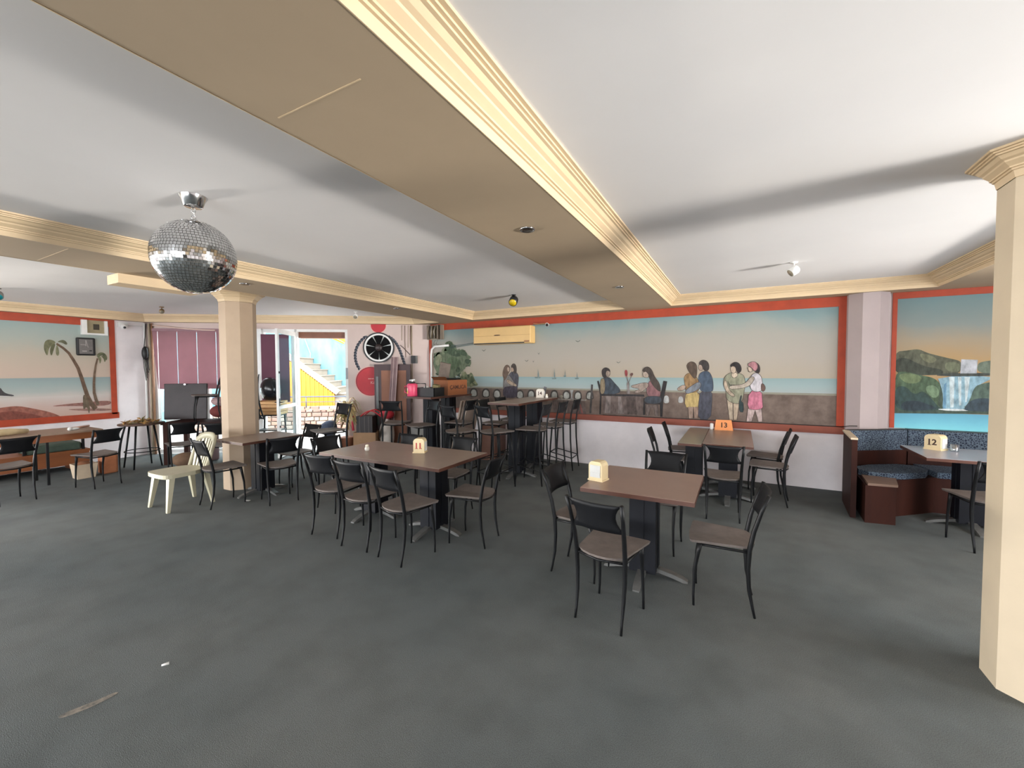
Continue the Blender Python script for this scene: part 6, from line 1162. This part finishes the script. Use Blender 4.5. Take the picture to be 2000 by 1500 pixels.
# low partition end
mb = MB(); mb.prism(quadbox((1.15, 5.76), (1.20, 6.45), .05, 0, 0), 0, .86); put(mb, 'end_partition', M_wood, bo)
mb = MB(); mb.prism(quadbox((1.152, 5.755), (1.202, 6.46), .062, 0, 0), .86, .88); put(mb, 'partition_cap', M_cream, bo)
mb = MB(); mb.prism(quadbox((1.20, 6.42), (1.84, 6.83), .06, 0, 0), .63, .875); put(mb, 'backrest', M_fab, bo)
mb = MB(); mb.prism(quadbox((1.20, 6.42), (1.84, 6.83), .065, 0, 0), .0, .63); put(mb, 'back_board', M_wood, bo)
mb = MB(); mb.prism(quadbox((1.20, 6.42), (1.84, 6.83), .064, 0, 0), .875, .885); put(mb, 'cap_rail', M_blackp, bo)
mb = MB(); mb.span((1.85, 6.83, .63), (3.6, 6.91, .875)); put(mb, 'backrest', M_fab, bo)
mb = MB(); mb.span((1.85, 6.82, 0), (3.6, 6.91, .63)); put(mb, 'back_board', M_wood, bo)
mb = MB(); mb.span((1.84, 6.822, .875), (3.6, 6.912, .885)); put(mb, 'cap_rail', M_blackp, bo)
base = [(1.2, 5.64), (1.46, 5.68), (1.52, 6.0), (1.96, 6.38), (3.6, 6.38), (3.6, 6.82), (1.86, 6.82), (1.24, 6.42)]
mb = MB(); mb.prism(base, .0, .40); put(mb, 'base', M_wood, bo)
mb = MB(); mb.prism([(1.22, 5.64), (1.47, 5.67), (1.54, 6.02), (1.25, 6.06)], .40, .425); put(mb, 'end_top', mat('worn_brown_wood', (120, 96, 82), .5, .1, 6), bo)
mb = MB(); mb.prism(chaikin([(1.24, 6.08), (1.54, 6.04), (1.97, 6.40), (1.86, 6.79), (1.26, 6.42)], 1), .40, .465); put(mb, 'cushion', M_fab, bo)
mb = MB(); mb.prism([(1.98, 6.36), (3.58, 6.36), (3.58, 6.81), (1.90, 6.81)], .40, .465); put(mb, 'cushion', M_fab, bo)

# ------------------------------------------------------------------ long table, bench and bits under the beach mural
M_tan = mat('orange_brown_wood', (150, 88, 46), .5, 0, 3, rgb2=(118, 66, 36), stretch=(1, .15, 1))
M_ltop = mat('worn_table_top', (146, 122, 104), .45, .1, 4)
lt = thing('trestle_table', 'long wooden table under the beach mural with rolled cloth on it', 'table', (-8.97, 1.55, 0))
mb = MB(); mb.span((-9.34, .5, .725), (-8.6, 2.62, .75)); put(mb, 'table_top', M_ltop, lt)
mb = MB(); mb.span((-8.64, .5, .63), (-8.61, 2.6, .725)); put(mb, 'apron', M_tan, lt)
mb = MB(); mb.span((-9.33, .5, .63), (-9.30, 2.6, .725)); put(mb, 'apron', M_tan, lt)
for y in (.75, 2.05):
    for x in (-9.25, -8.72):
        mb = MB(); mb.span((x - .014, y - .014, 0), (x + .014, y + .014, .725)); put(mb, 'leg', M_black, lt)
bn = thing('wall_bench', 'orange brown wooden bench with green cushion against the beach mural wall', 'bench', (-9.85, 1.6, 0))
mb = MB(); mb.span((-9.66, .5, .10), (-9.63, 2.75, .30)); put(mb, 'front_board', M_tan, bn)
mb = MB(); mb.span((-10.15, .5, .30), (-9.6, 2.75, .34)); put(mb, 'seat_board', M_tan, bn)
for y in (.7, 1.65, 2.6):
    mb = MB(); mb.span((-10.1, y - .03, 0), (-9.7, y + .03, .30)); put(mb, 'leg', M_tan, bn)
mb = MB(); mb.span((-10.1, 2.03, .34), (-9.62, 2.66, .47), None, .03); put(mb, 'cushion', mat('dark_green_cushion', (70, 84, 72), .85, .15, 8), bn)
for y in (2.0, 2.66):
    mb = MB(); mb.span((-9.65, y, .34), (-9.61, y + .03, .60)); put(mb, 'arm_post', M_black, bn)
mb = MB(); mb.tube([(-8.82, .6, .80), (-8.84, 1.2, .80), (-8.9, 1.75, .80), (-8.96, 1.92, .787)], [.045, .047, .047, .03], 12)
tag(mb.build('rolled_cloth', mat('cream_cloth', (206, 186, 146), .85, .12, 12)), 'cream cloth rolled up along the long wooden table', 'cloth')
mb = MB(); mb.sphere((-8.82, 2.36, .77), .045, 10, 6, sc=(1, 1.4, .5)); mb.sphere((-8.80, 2.31, .775), .03, 8, 6)
tag(mb.build('crumpled_tissue', M_paper), 'crumpled white tissue near the end of the long wooden table', 'tissue')
mb = MB(); mb.tube([(-9.0, 2.40, .765), (-9.15, 2.62, .765)], .014, 8)
tag(mb.build('wooden_stick', mat('pink_wood', (196, 150, 128), .6, .1, 10)), 'short pinkish stick lying behind the crumpled tissue', 'stick')
bk_ = thing('waste_bucket', 'cream square bucket on the floor beside the long wooden table', 'bucket', (-8.86, 2.46, 0))
mb = MB(); mb.add([(-.10, -.10, 0), (.10, -.10, 0), (.10, .10, 0), (-.10, .10, 0), (-.125, -.125, .22), (.125, -.125, .22), (.125, .125, .22), (-.125, .125, .22)], [(3, 2, 1, 0), (0, 1, 5, 4), (1, 2, 6, 5), (2, 3, 7, 6), (3, 0, 4, 7)]); mb.build('bin', mat('cream_bin', (206, 186, 160), .5, .08, 8), bk_)
mb = MB(); mb.sphere((0, 0, .2), .09, 10, 6, sc=(1, 1, .6)); mb.build('contents', mat('brown_paper', (140, 92, 62), .8, .2, 15), bk_)
mb = MB(); mb.span((-9.02, 2.66, 0), (-8.82, 2.86, .30), None, .03)
tag(mb.build('paper_bag', mat('orange_brown_bag', (176, 112, 76), .7, .15, 8)), 'orange brown paper bag next to the cream bucket', 'bag')
rt = thing('round_table', 'small round table with splayed legs and dried leaves by the corner pipes', 'table', (-8.95, 3.22, 0))
mb = MB(); mb.lathe([(.30, .725), (.31, .735), (.31, .75)], 28); mb.build('table_top', mat('dark_round_top', (86, 64, 52), .5, .1, 6), rt)
for k in range(4):
    a = math.pi / 4 + k * math.pi / 2
    mb = MB(); mb.tube([(.17 * math.cos(a), .17 * math.sin(a), .725), (.27 * math.cos(a), .27 * math.sin(a), 0)], [.016, .012], 8); mb.build('leg', M_black, rt)
mb = MB(); pts = [(.235 * math.cos(2 * math.pi * j / 24), .235 * math.sin(2 * math.pi * j / 24), .28) for j in range(25)]; mb.tube(pts, .008, 6); mb.build('ring_stretcher', M_black, rt)
rnd = random.Random(11); mb = MB()
ML = [mat('dry_leaf_%d' % k, c, .8, .15, 20) for k, c in enumerate([(150, 112, 62), (120, 84, 48), (176, 140, 84), (104, 92, 52)])]
for k in range(70):
    a = rnd.random() * 6.28; r = .24 * math.sqrt(rnd.random()); c = Vector((-8.95 + r * math.cos(a), 3.22 + r * math.sin(a), .757 + (.26 - r) * .32 * rnd.random()))
    d = Vector((rnd.gauss(0, 1), rnd.gauss(0, 1), rnd.gauss(0, .5))).normalized() * .07; n = d.cross(Vector((rnd.gauss(0, .4), rnd.gauss(0, .4), 1))).normalized() * .018
    lift = Vector((0, 0, .02))
    mb.add([c - d, c + n + lift * .4, c + d, c - n + lift * .4, c + lift], [(0, 1, 4), (1, 2, 4), (2, 3, 4), (3, 0, 4)], ML[k % 4])
o = mb.build('dried_leaves', None); o['kind'] = 'stuff'; tag(o, 'heap of dried brown leaves on the small round table', 'dried leaves')

# clutter in front of the wide window
ds = thing('storage_table', 'dark wooden table stacked with chairs below the mauve blind', 'table', (-8.32, 4.05, 0), math.radians(33))
mb = MB(); mb.span((-.72, -.30, .70), (.62, .30, .74)); mb.build('table_top', M_wood, ds)
for x in (-.66, .56):
    for y in (-.25, .25):
        mb = MB(); mb.span((x - .035, y - .035, 0), (x + .035, y + .035, .70)); mb.build('leg', M_wood, ds)
tv = thing('glossy_board', 'large dark glossy board propped in front of the mauve blind', 'board', (-8.99, 3.90, .74), math.radians(40))
mb = MB(); mb.box((0, 0, .33), (.70, .04, .66), (-.06, 0, 0), None, .008); mb.build('board', mat('dark_brown_gloss', (44, 35, 35), .35, .3, 2.5, spec=.2), tv)
mb = MB(); mb.box((0, -.025, .645), (.03, .012, .02)); mb.build('bracket', M_chrome, tv)
gS = 'chairs stacked by the wide window'
place('chair', -8.40, 3.96, 0, CH + 'standing upright on the dark wooden table, highest of the stack', gS, .74, (0, 0, math.radians(160)))
place('chair', -7.72, 4.22, 0, CH + 'upside down on the dark wooden table behind the column', gS, 1.57, (math.pi, 0, math.radians(20)))
place('chair', -7.92, 3.36, 0, CH + 'in front of the dark wooden table beside the round table', gS, 0, (0, 0, math.radians(75)))
place('chair', -7.35, 3.62, 0, CH + 'between the octagonal column and the dark wooden table', gS, 0, (0, 0, math.radians(60)))
mb = MB(); mb.sphere((-8.33, 3.58, .12), .165, 12, 8, sc=(1, 1.2, .72))
tag(mb.build('sack', mat('brown_sack', (128, 100, 78), .85, .2, 8)), 'slumped brown sack on the floor under the dark wooden table', 'sack')
mb = MB(); mb.sphere((-8.50, 4.20, .88), .14, 14, 8, sc=(1, 1, .8)); mb.v = [(v[0], v[1], max(v[2], .742)) for v in mb.v]
tag(mb.build('folded_cloth', mat('dark_red_cloth', (110, 50, 46), .85, .2, 8)), 'dark red cloth bundle on the storage table behind the column', 'cloth')
mb = MB(); mb.sphere((-8.50, 4.20, 1.07), .12, 14, 8, sc=(1.1, .9, .7))
tag(mb.build('striped_cloth', mat('pink_white_cloth', (206, 180, 176), .85, 0, 16, rgb2=(150, 110, 112), stretch=(1, 1, 6))), 'pale pink and white striped cloth on the dark red bundle', 'cloth')
mb = MB(); mb.span((-8.62, 3.86, .0), (-8.36, 4.14, .52), None, .04)
tag(mb.build('upholstered_stool', mat('mauve_upholstery', (120, 98, 98), .85, .12, 6)), 'mauve upholstered seat under the dark glossy board', 'stool')

# behind the left jamb: crates, bag and stacked stool seen in the narrow pane
c_ = W(3.03, -.34)
cr_ = thing('crate_stack', 'x', 'crate', (0, 0, 0)); bpy.data.objects.remove(cr_)
cb = thing('display_rack', 'dark metal rack carrying wooden crates beside the white window post', 'rack', (c_.x, c_.y, 0), ANG)
for x in (-.22, .22):
    for y in (-.15, .15):
        mb = MB(); mb.tube([(x, y, 0), (x * .85, y, .78)], .016, 6); mb.build('leg', M_black, cb)
for z in (.2, .48, .77):
    mb = MB(); mb.span((-.22, -.16, z - .01), (.22, .16, z + .01)); mb.build('shelf', M_black, cb)
for k in range(2):
    wc = thing('wooden_crate', ['light wooden crate resting directly on the dark metal rack', 'light wooden crate stacked under the black plastic sack'][k], 'crate', (c_.x, c_.y, .782 + k * .135), ANG)
    M_cr = mat('light_crate_wood', (206, 158, 104), .6, .12, 6)
    for z in (.005, .07):
        for a, b in (((-.24, -.17), (-.225, .17)), ((.225, -.17), (.24, .17)), ((-.225, -.17), (.225, -.155)), ((-.225, .155), (.225, .17))):
            mb = MB(); mb.span((a[0], a[1], z), (b[0], b[1], z + .055)); mb.build('slat', M_cr, wc)
    mb = MB(); mb.span((-.225, -.155, .005), (.225, .155, .02)); mb.build('bottom', M_cr, wc)
mb = MB(); mb.sphere((c_.x, c_.y, 1.26), .25, 18, 12, sc=(.95, .75, .95))
for i, v in enumerate(mb.v):
    n = (Vector(v) - Vector((c_.x, c_.y, 1.26))); mb.v[i] = tuple(Vector((c_.x, c_.y, 1.26)) + n * (1 + .10 * math.sin(9 * v[0] + 7 * v[2]) * math.cos(8 * v[1])))
mb.v = [(v[0], v[1], max(v[2], 1.055)) for v in mb.v]
tag(mb.build('plastic_sack', mat('black_plastic_sack', (24, 24, 28), .2, .2, 6, bump=.6, bscale=9)), 'bulging shiny black plastic sack on top of the wooden crates', 'bag')

# right of the door: leaning board, planks, bags, plant, cardboard box
lb = thing('notice_board', 'brown board in a dark frame leaning on the entrance wall below the fan', 'board', W(.75, -.12, 0), ANG)
mb = MB(); mb.box((0, 0, .875), (.72, .05, 1.75)); mb.build('frame', mat('dark_maroon_frame', (62, 36, 38), .45, .15, 5), lb)
sgn = -1
mb = MB(); mb.box((.03, -.03 * 1, .85), (.50, .012, 1.55)); mb.build('panel', mat('brown_panel', (142, 96, 74), .6, .06, 4), lb)
mb = MB(); mb.box((-.30, -.034, 1.0), (.05, .012, 1.0)); mb.build('glass_strip', mat('dark_green_strip', (36, 44, 36), .3, .2, 8), lb)
lb.rotation_euler = (math.radians(0), 0, ANG + math.pi)
for ch in lb.children: pass
pk = [(-.03, .0), (.005, .0), (.04, .0), (.075, .0)]
for k, (dx, dy) in enumerate(pk):
    mb = MB(); mb.box((0, 0, .95), (.03, .03, 1.9), (0, math.radians(4), 0))
    o = mb.build('lath', mat('mauve_lath_%d' % (k % 2), [(124, 98, 100), (156, 132, 132)][k % 2], .6, .12, 8))
    o.location = W(.77 - dx, -.22 - dy, 0); o.rotation_euler = (0, 0, ANG + math.pi)
    tag(o, ['dark mauve lath', 'pale mauve lath'][k % 2] + ' leaning in front of the brown board', 'lath', ['dark laths', 'pale laths'][k % 2] + ' leaning on the board')
t_ = thing('cardboard_box', 'open cardboard box on the floor between door and high table', 'box', (-6.55, 5.95, 0), math.radians(28))
M_cb2 = mat('tan_cardboard', (160, 126, 94), .75, .08, 6)
for a, b in (((-.22, -.16), (-.212, .16)), ((.212, -.16), (.22, .16)), ((-.212, -.16), (.212, -.152)), ((-.212, .152), (.212, .16))):
    mb = MB(); mb.span((a[0], a[1], 0), (b[0], b[1], .40)); mb.build('side', M_cb2, t_)
mb = MB(); mb.span((-.212, -.152, 0), (.212, .152, .01)); mb.build('bottom', M_cb2, t_)
sb = thing('shopping_bag', 'black and red paper shopping bag standing in the open cardboard box', 'bag', (-6.55, 5.95, -.30), math.radians(28))
mb = MB(); mb.span((-.17, -.13, .32), (.15, .12, 1.02)); mb.build('bag_body', mat('black_paper', (36, 30, 32), .5, .15, 8), sb)
for x in (-.10, .0, .08):
    mb = MB(); mb.span((x - .012, -.134, .5), (x + .012, -.13, 1.02)); mb.build('stripe', mat('dark_grey_paper', (70, 62, 62), .5, .1, 8), sb)
mb = MB(); mb.tube([(-.23, -.13, .74), (-.24, -.14, .9), (-.22, -.12, 1.03)], [.025, .02, .014], 8); mb.build('ribbon', mat('pink_red_ribbon', (206, 60, 84), .5, .1, 8), sb)
for yy in (-.13, .1):
    mb = MB(); mb.tube([(-.08 + .05 * i, yy, 1.02 + .11 * math.sin(math.pi * i / 8)) for i in range(9)], .014, 6); mb.build('handle', mat('red_cord', (176, 30, 40), .5, .1, 8), sb)
mb = MB(); mb.sphere(tuple(W(.84, -.34, .74)), .15, 16, 10, sc=(1.15, .8, .6))
tag(mb.build('red_cloth', mat('red_cloth', (168, 30, 44), .8, .2, 10)), 'red cloth bundle heaped beside the black shopping bag', 'cloth')
mb = MB(); mb.sphere(tuple(W(.84, -.34, .33)), .165, 16, 10, sc=(1.0, .8, 2.0)); mb.v = [(v[0], v[1], max(0, v[2])) for v in mb.v]
tag(mb.build('white_sack', mat('white_sack', (196, 188, 180), .8, .1, 8)), 'white sack standing under the red cloth bundle', 'sack')
mb = MB(); cc_ = Vector((-6.55, 5.10, .0)); mb.sphere((cc_.x, cc_.y, .42), .16, 14, 10)
# grey-blue cloth ball on a crate by the door
mb.v = [tuple(Vector((W(1.91, -.5).x, W(1.91, -.5).y, .50)) + (Vector(v) - Vector((cc_.x, cc_.y, .42))) * (1 + .06 * math.sin(25 * v[0]) * math.cos(22 * v[2]))) for v in mb.v]
tag(mb.build('cloth_ball', mat('grey_blue_cloth', (70, 80, 100), .9, .25, 14)), 'round grey blue cloth bundle at the foot of the right door jamb', 'cloth')
mb = MB(); wbox(mb, 1.80, 2.02, -.62, -.38, 0, .35)
tag(mb.build('low_box', mat('dark_low_box', (60, 50, 48), .6, .15, 8)), 'low dark box under the grey blue cloth bundle', 'box')
# dry palm plant
pl_ = thing('potted_plant', 'dry yellowing palm plant in a pot between door and leaning board', 'plant', W(1.62, -.33, 0))
mb = MB(); mb.lathe([(.10, 0), (.14, .28), (.15, .30), (.13, .30)], 18); mb.build('pot', mat('terracotta_pot', (140, 90, 66), .7, .1, 8), pl_)
mb = MB(); mb.tube([(0, 0, .28), (.02, .0, .6), (0, 0, .95)], [.02, .016, .01], 8); mb.build('stem', mat('brown_stem', (110, 90, 60), .7, .1, 8), pl_)
rnd = random.Random(5)
MLF = [mat('dry_frond_%d' % k, c, .7, .15, 15) for k, c in enumerate([(186, 166, 118), (150, 148, 98), (206, 184, 138), (160, 136, 92)])]
for k in range(56):
    az = rnd.random() * 6.28; L = .20 + .12 * rnd.random(); z0 = .55 + .32 * rnd.random(); up = .30 * rnd.random() + .05
    mb = MB(); vs = []; fs = []
    for i in range(6):
        t = i / 5; r = L * t; z = z0 + up * math.sin(t * 2.2) - .22 * t * t
        w = .028 * math.sin(math.pi * min(1, t * .92 + .06)) + .002
        d = Vector((math.cos(az), math.sin(az), 0)); n = Vector((-d.y, d.x, 0))
        p = d * r; 
        vs += [p + n * w + Vector((0, 0, z)), p + Vector((0, 0, z + .006)), p - n * w + Vector((0, 0, z))]
    for i in range(5):
        fs += [(i * 3, i * 3 + 1, i * 3 + 4, i * 3 + 3), (i * 3 + 1, i * 3 + 2, i * 3 + 5, i * 3 + 4)]
    mb.add(vs, fs, None, True); mb.build('leaf', MLF[k % 4], pl_)
# white pole and dark rod leaning by the cardboard box
mb = MB(); mb.tube([(-6.28, 6.02, .30), (-5.62, 5.60, .98)], [.022, .03], 8)
tag(mb.build('tripod_leg', mat('dark_rod', (64, 54, 50), .4, .1, 8)), 'dark rod slanting out of the cardboard box', 'rod')
for k in range(3):
    mb = MB(); mb.box((-4.25 + k * .05, 6.0 + .02 * k, .62), (.03, .40, 1.0), (0, math.radians(14), 0))
    mb.v = [(v[0], v[1], max(0.0, v[2])) for v in mb.v]
    tag(mb.build('board_offcut', mat('pale_offcut_%d' % k, [(150, 134, 120), (120, 104, 94), (176, 160, 146)][k], .6, .1, 6)), ['tan board offcut', 'dark brown board offcut', 'palest board offcut'][k] + ' leaning under the pink jug table', 'board', 'offcuts under the pink jug table')
mb = MB(); mb.span((-5.55, 6.1, 0), (-5.2, 6.6, .55), None, .02)
tag(mb.build('grey_bin', mat('grey_bin', (120, 118, 114), .5, .1, 6)), 'grey plastic bin standing behind the pink jug table', 'bin')
mb = MB(); mb.span((-4.1, 6.35, 0), (-3.8, 6.75, .62), None, .01)
tag(mb.build('brown_case', mat('brown_case', (112, 74, 58), .55, .12, 6)), 'brown case on the floor against the wall below the carton', 'case')
# litter
mb = MB(); mb.tube([(-2.80, 1.055, .008), (-2.785, 1.085, .008)], [.005, .008], 6)
tag(mb.build('paper_scrap', M_paper), 'tiny white paper scrap on the carpet beyond the worn patch', 'litter')
mb = MB(); mb.box((-5.42, 2.98, .004), (.06, .03, .006), (0, 0, .3)); 
tag(mb.build('paper_scrap', M_paper), 'flat white scrap on the carpet by the column table foot', 'litter')

# ------------------------------------------------------------------ outside the windows and the door
mb = MB(); mb.add([(-40, -40, -.3), (-1.0, -40, -.3), (-1.0, YB - .2, -.3), (XP - .2, YB - .2, -.3), (XP - .2, 3.6, -.3), (-40, 3.6, -.3)], [(0, 1, 2, 3, 4, 5)])
struct(mb.build('ground_added_dimmer', mat('dark_added_ground', (92, 90, 88), .9, .12, 1.5, bump=.2, bscale=30)))  # unseen dark ground added to dim the ceiling on the left
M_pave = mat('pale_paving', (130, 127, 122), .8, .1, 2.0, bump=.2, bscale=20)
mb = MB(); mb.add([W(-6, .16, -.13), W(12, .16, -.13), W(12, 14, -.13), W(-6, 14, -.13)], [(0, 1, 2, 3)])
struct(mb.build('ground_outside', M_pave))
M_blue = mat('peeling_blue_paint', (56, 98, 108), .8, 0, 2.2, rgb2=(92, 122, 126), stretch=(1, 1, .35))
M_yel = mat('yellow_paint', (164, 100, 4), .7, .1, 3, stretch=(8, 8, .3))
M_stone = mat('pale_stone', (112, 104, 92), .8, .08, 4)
sw = struct(bpy.data.objects.new('wall_street', None)); COL.objects.link(sw)
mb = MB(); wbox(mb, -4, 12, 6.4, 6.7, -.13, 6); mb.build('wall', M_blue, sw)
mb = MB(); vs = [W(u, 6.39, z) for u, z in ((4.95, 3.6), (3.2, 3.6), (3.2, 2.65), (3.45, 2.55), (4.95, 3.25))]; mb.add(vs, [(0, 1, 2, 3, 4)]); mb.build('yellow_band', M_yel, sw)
for du in (0, .32):
    mb = MB(); mb.tube([W(4.6 - du, 6.34, 3.25), W(3.1 - du, 6.34, 2.42)], .012, 6); mb.build('handrail', mat('grey_rail', (96, 104, 116), .4, .1, 10), sw)
mb = MB(); mb.tube([W(4.72, 6.36, 3.3), W(4.72, 6.36, 2.7), W(4.62, 6.36, 2.4), W(4.55, 6.36, 2.2), W(4.56, 6.36, 2.05)], .014, 6); mb.build('drain_pipe', mat('grey_pipe', (130, 134, 134), .5, .1, 8), sw)
stt = thing('outdoor_stairs', 'pale stone stairs with yellow ribbed side wall seen through the door', 'stairs', W(3.9, 5.4, -.13))
n = 10
for i in range(n):
    u1 = 4.75 - i * .235; z = 2.05 - i * .195
    if z < .1: break
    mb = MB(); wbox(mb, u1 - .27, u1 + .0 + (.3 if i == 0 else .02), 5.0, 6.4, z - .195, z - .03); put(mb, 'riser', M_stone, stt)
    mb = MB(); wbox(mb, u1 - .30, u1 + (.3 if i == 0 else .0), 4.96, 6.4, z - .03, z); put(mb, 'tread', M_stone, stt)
# yellow side: vertical boards under the slope
k = 0
u = 3.36
while u < 5.6:
    zt = min(2.0, .90 + (u - 3.34) * .80)
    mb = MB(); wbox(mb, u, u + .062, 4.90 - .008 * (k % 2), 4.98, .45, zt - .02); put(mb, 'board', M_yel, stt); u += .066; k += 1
mb = MB(); vs = []
for v in (4.88, 5.0):
    for uu, z in ((3.30, .84), (5.6, 2.68), (5.6, 2.86), (3.18, .96)): vs.append(W(uu, v, z))
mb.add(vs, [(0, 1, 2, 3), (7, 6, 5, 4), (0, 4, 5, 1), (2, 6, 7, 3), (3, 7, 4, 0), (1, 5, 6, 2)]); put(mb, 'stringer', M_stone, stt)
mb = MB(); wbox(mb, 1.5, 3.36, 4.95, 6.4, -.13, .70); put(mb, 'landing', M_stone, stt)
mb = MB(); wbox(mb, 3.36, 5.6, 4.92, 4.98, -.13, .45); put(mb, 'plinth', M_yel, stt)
rl = thing('street_railing', 'blue grey steel railing above the rubble wall outside the door', 'railing', W(3.4, 4.0, .56))
M_rail = mat('blue_grey_rail', (44, 56, 78), .45, .1, 8)
for z, r in ((.845, .018), (.69, .010)):
    mb = MB(); mb.tube([W(1.0, 4.0, z), W(7.0, 4.0, z)], r, 8); put(mb, 'rail', M_rail, rl)
for u in (1.2, 2.55, 3.9, 5.25, 6.6):
    mb = MB(); mb.tube([W(u, 4.0, .52), W(u, 4.0, .845)], .015, 8); put(mb, 'post', M_rail, rl)
rw = thing('rubble_wall', 'low pinkish rubble stone wall outside the door', 'wall', W(3.4, 4.05, -.13))
rnd = random.Random(9)
MR = [mat('rubble_%d' % k, c, .85, .12, 10, bump=.3, bscale=30) for k, c in enumerate([(120, 94, 80), (112, 86, 76), (126, 112, 100), (104, 84, 74), (120, 104, 94)])]
mb = MB(); wbox(mb, .9, 7.0, 4.06, 4.3, -.13, .54); put(mb, 'mortar', mat('mortar', (112, 102, 94), .9, .08, 8), rw)
z = -.12
while z < .5:
    h = .10 + .05 * rnd.random(); u = 1.0 + .1 * rnd.random()
    while u < 6.8:
        w = .14 + .16 * rnd.random()
        mb = MB(); c = W(u + w / 2, 4.05, min(z + h / 2, .5 - .0)); mb.box(c, (w - .02, .09 + .03 * rnd.random(), h - .02), (0, rnd.gauss(0, .05), ANG), None, .018); put(mb, 'stone', MR[rnd.randrange(5)], rw); u += w
    z += h
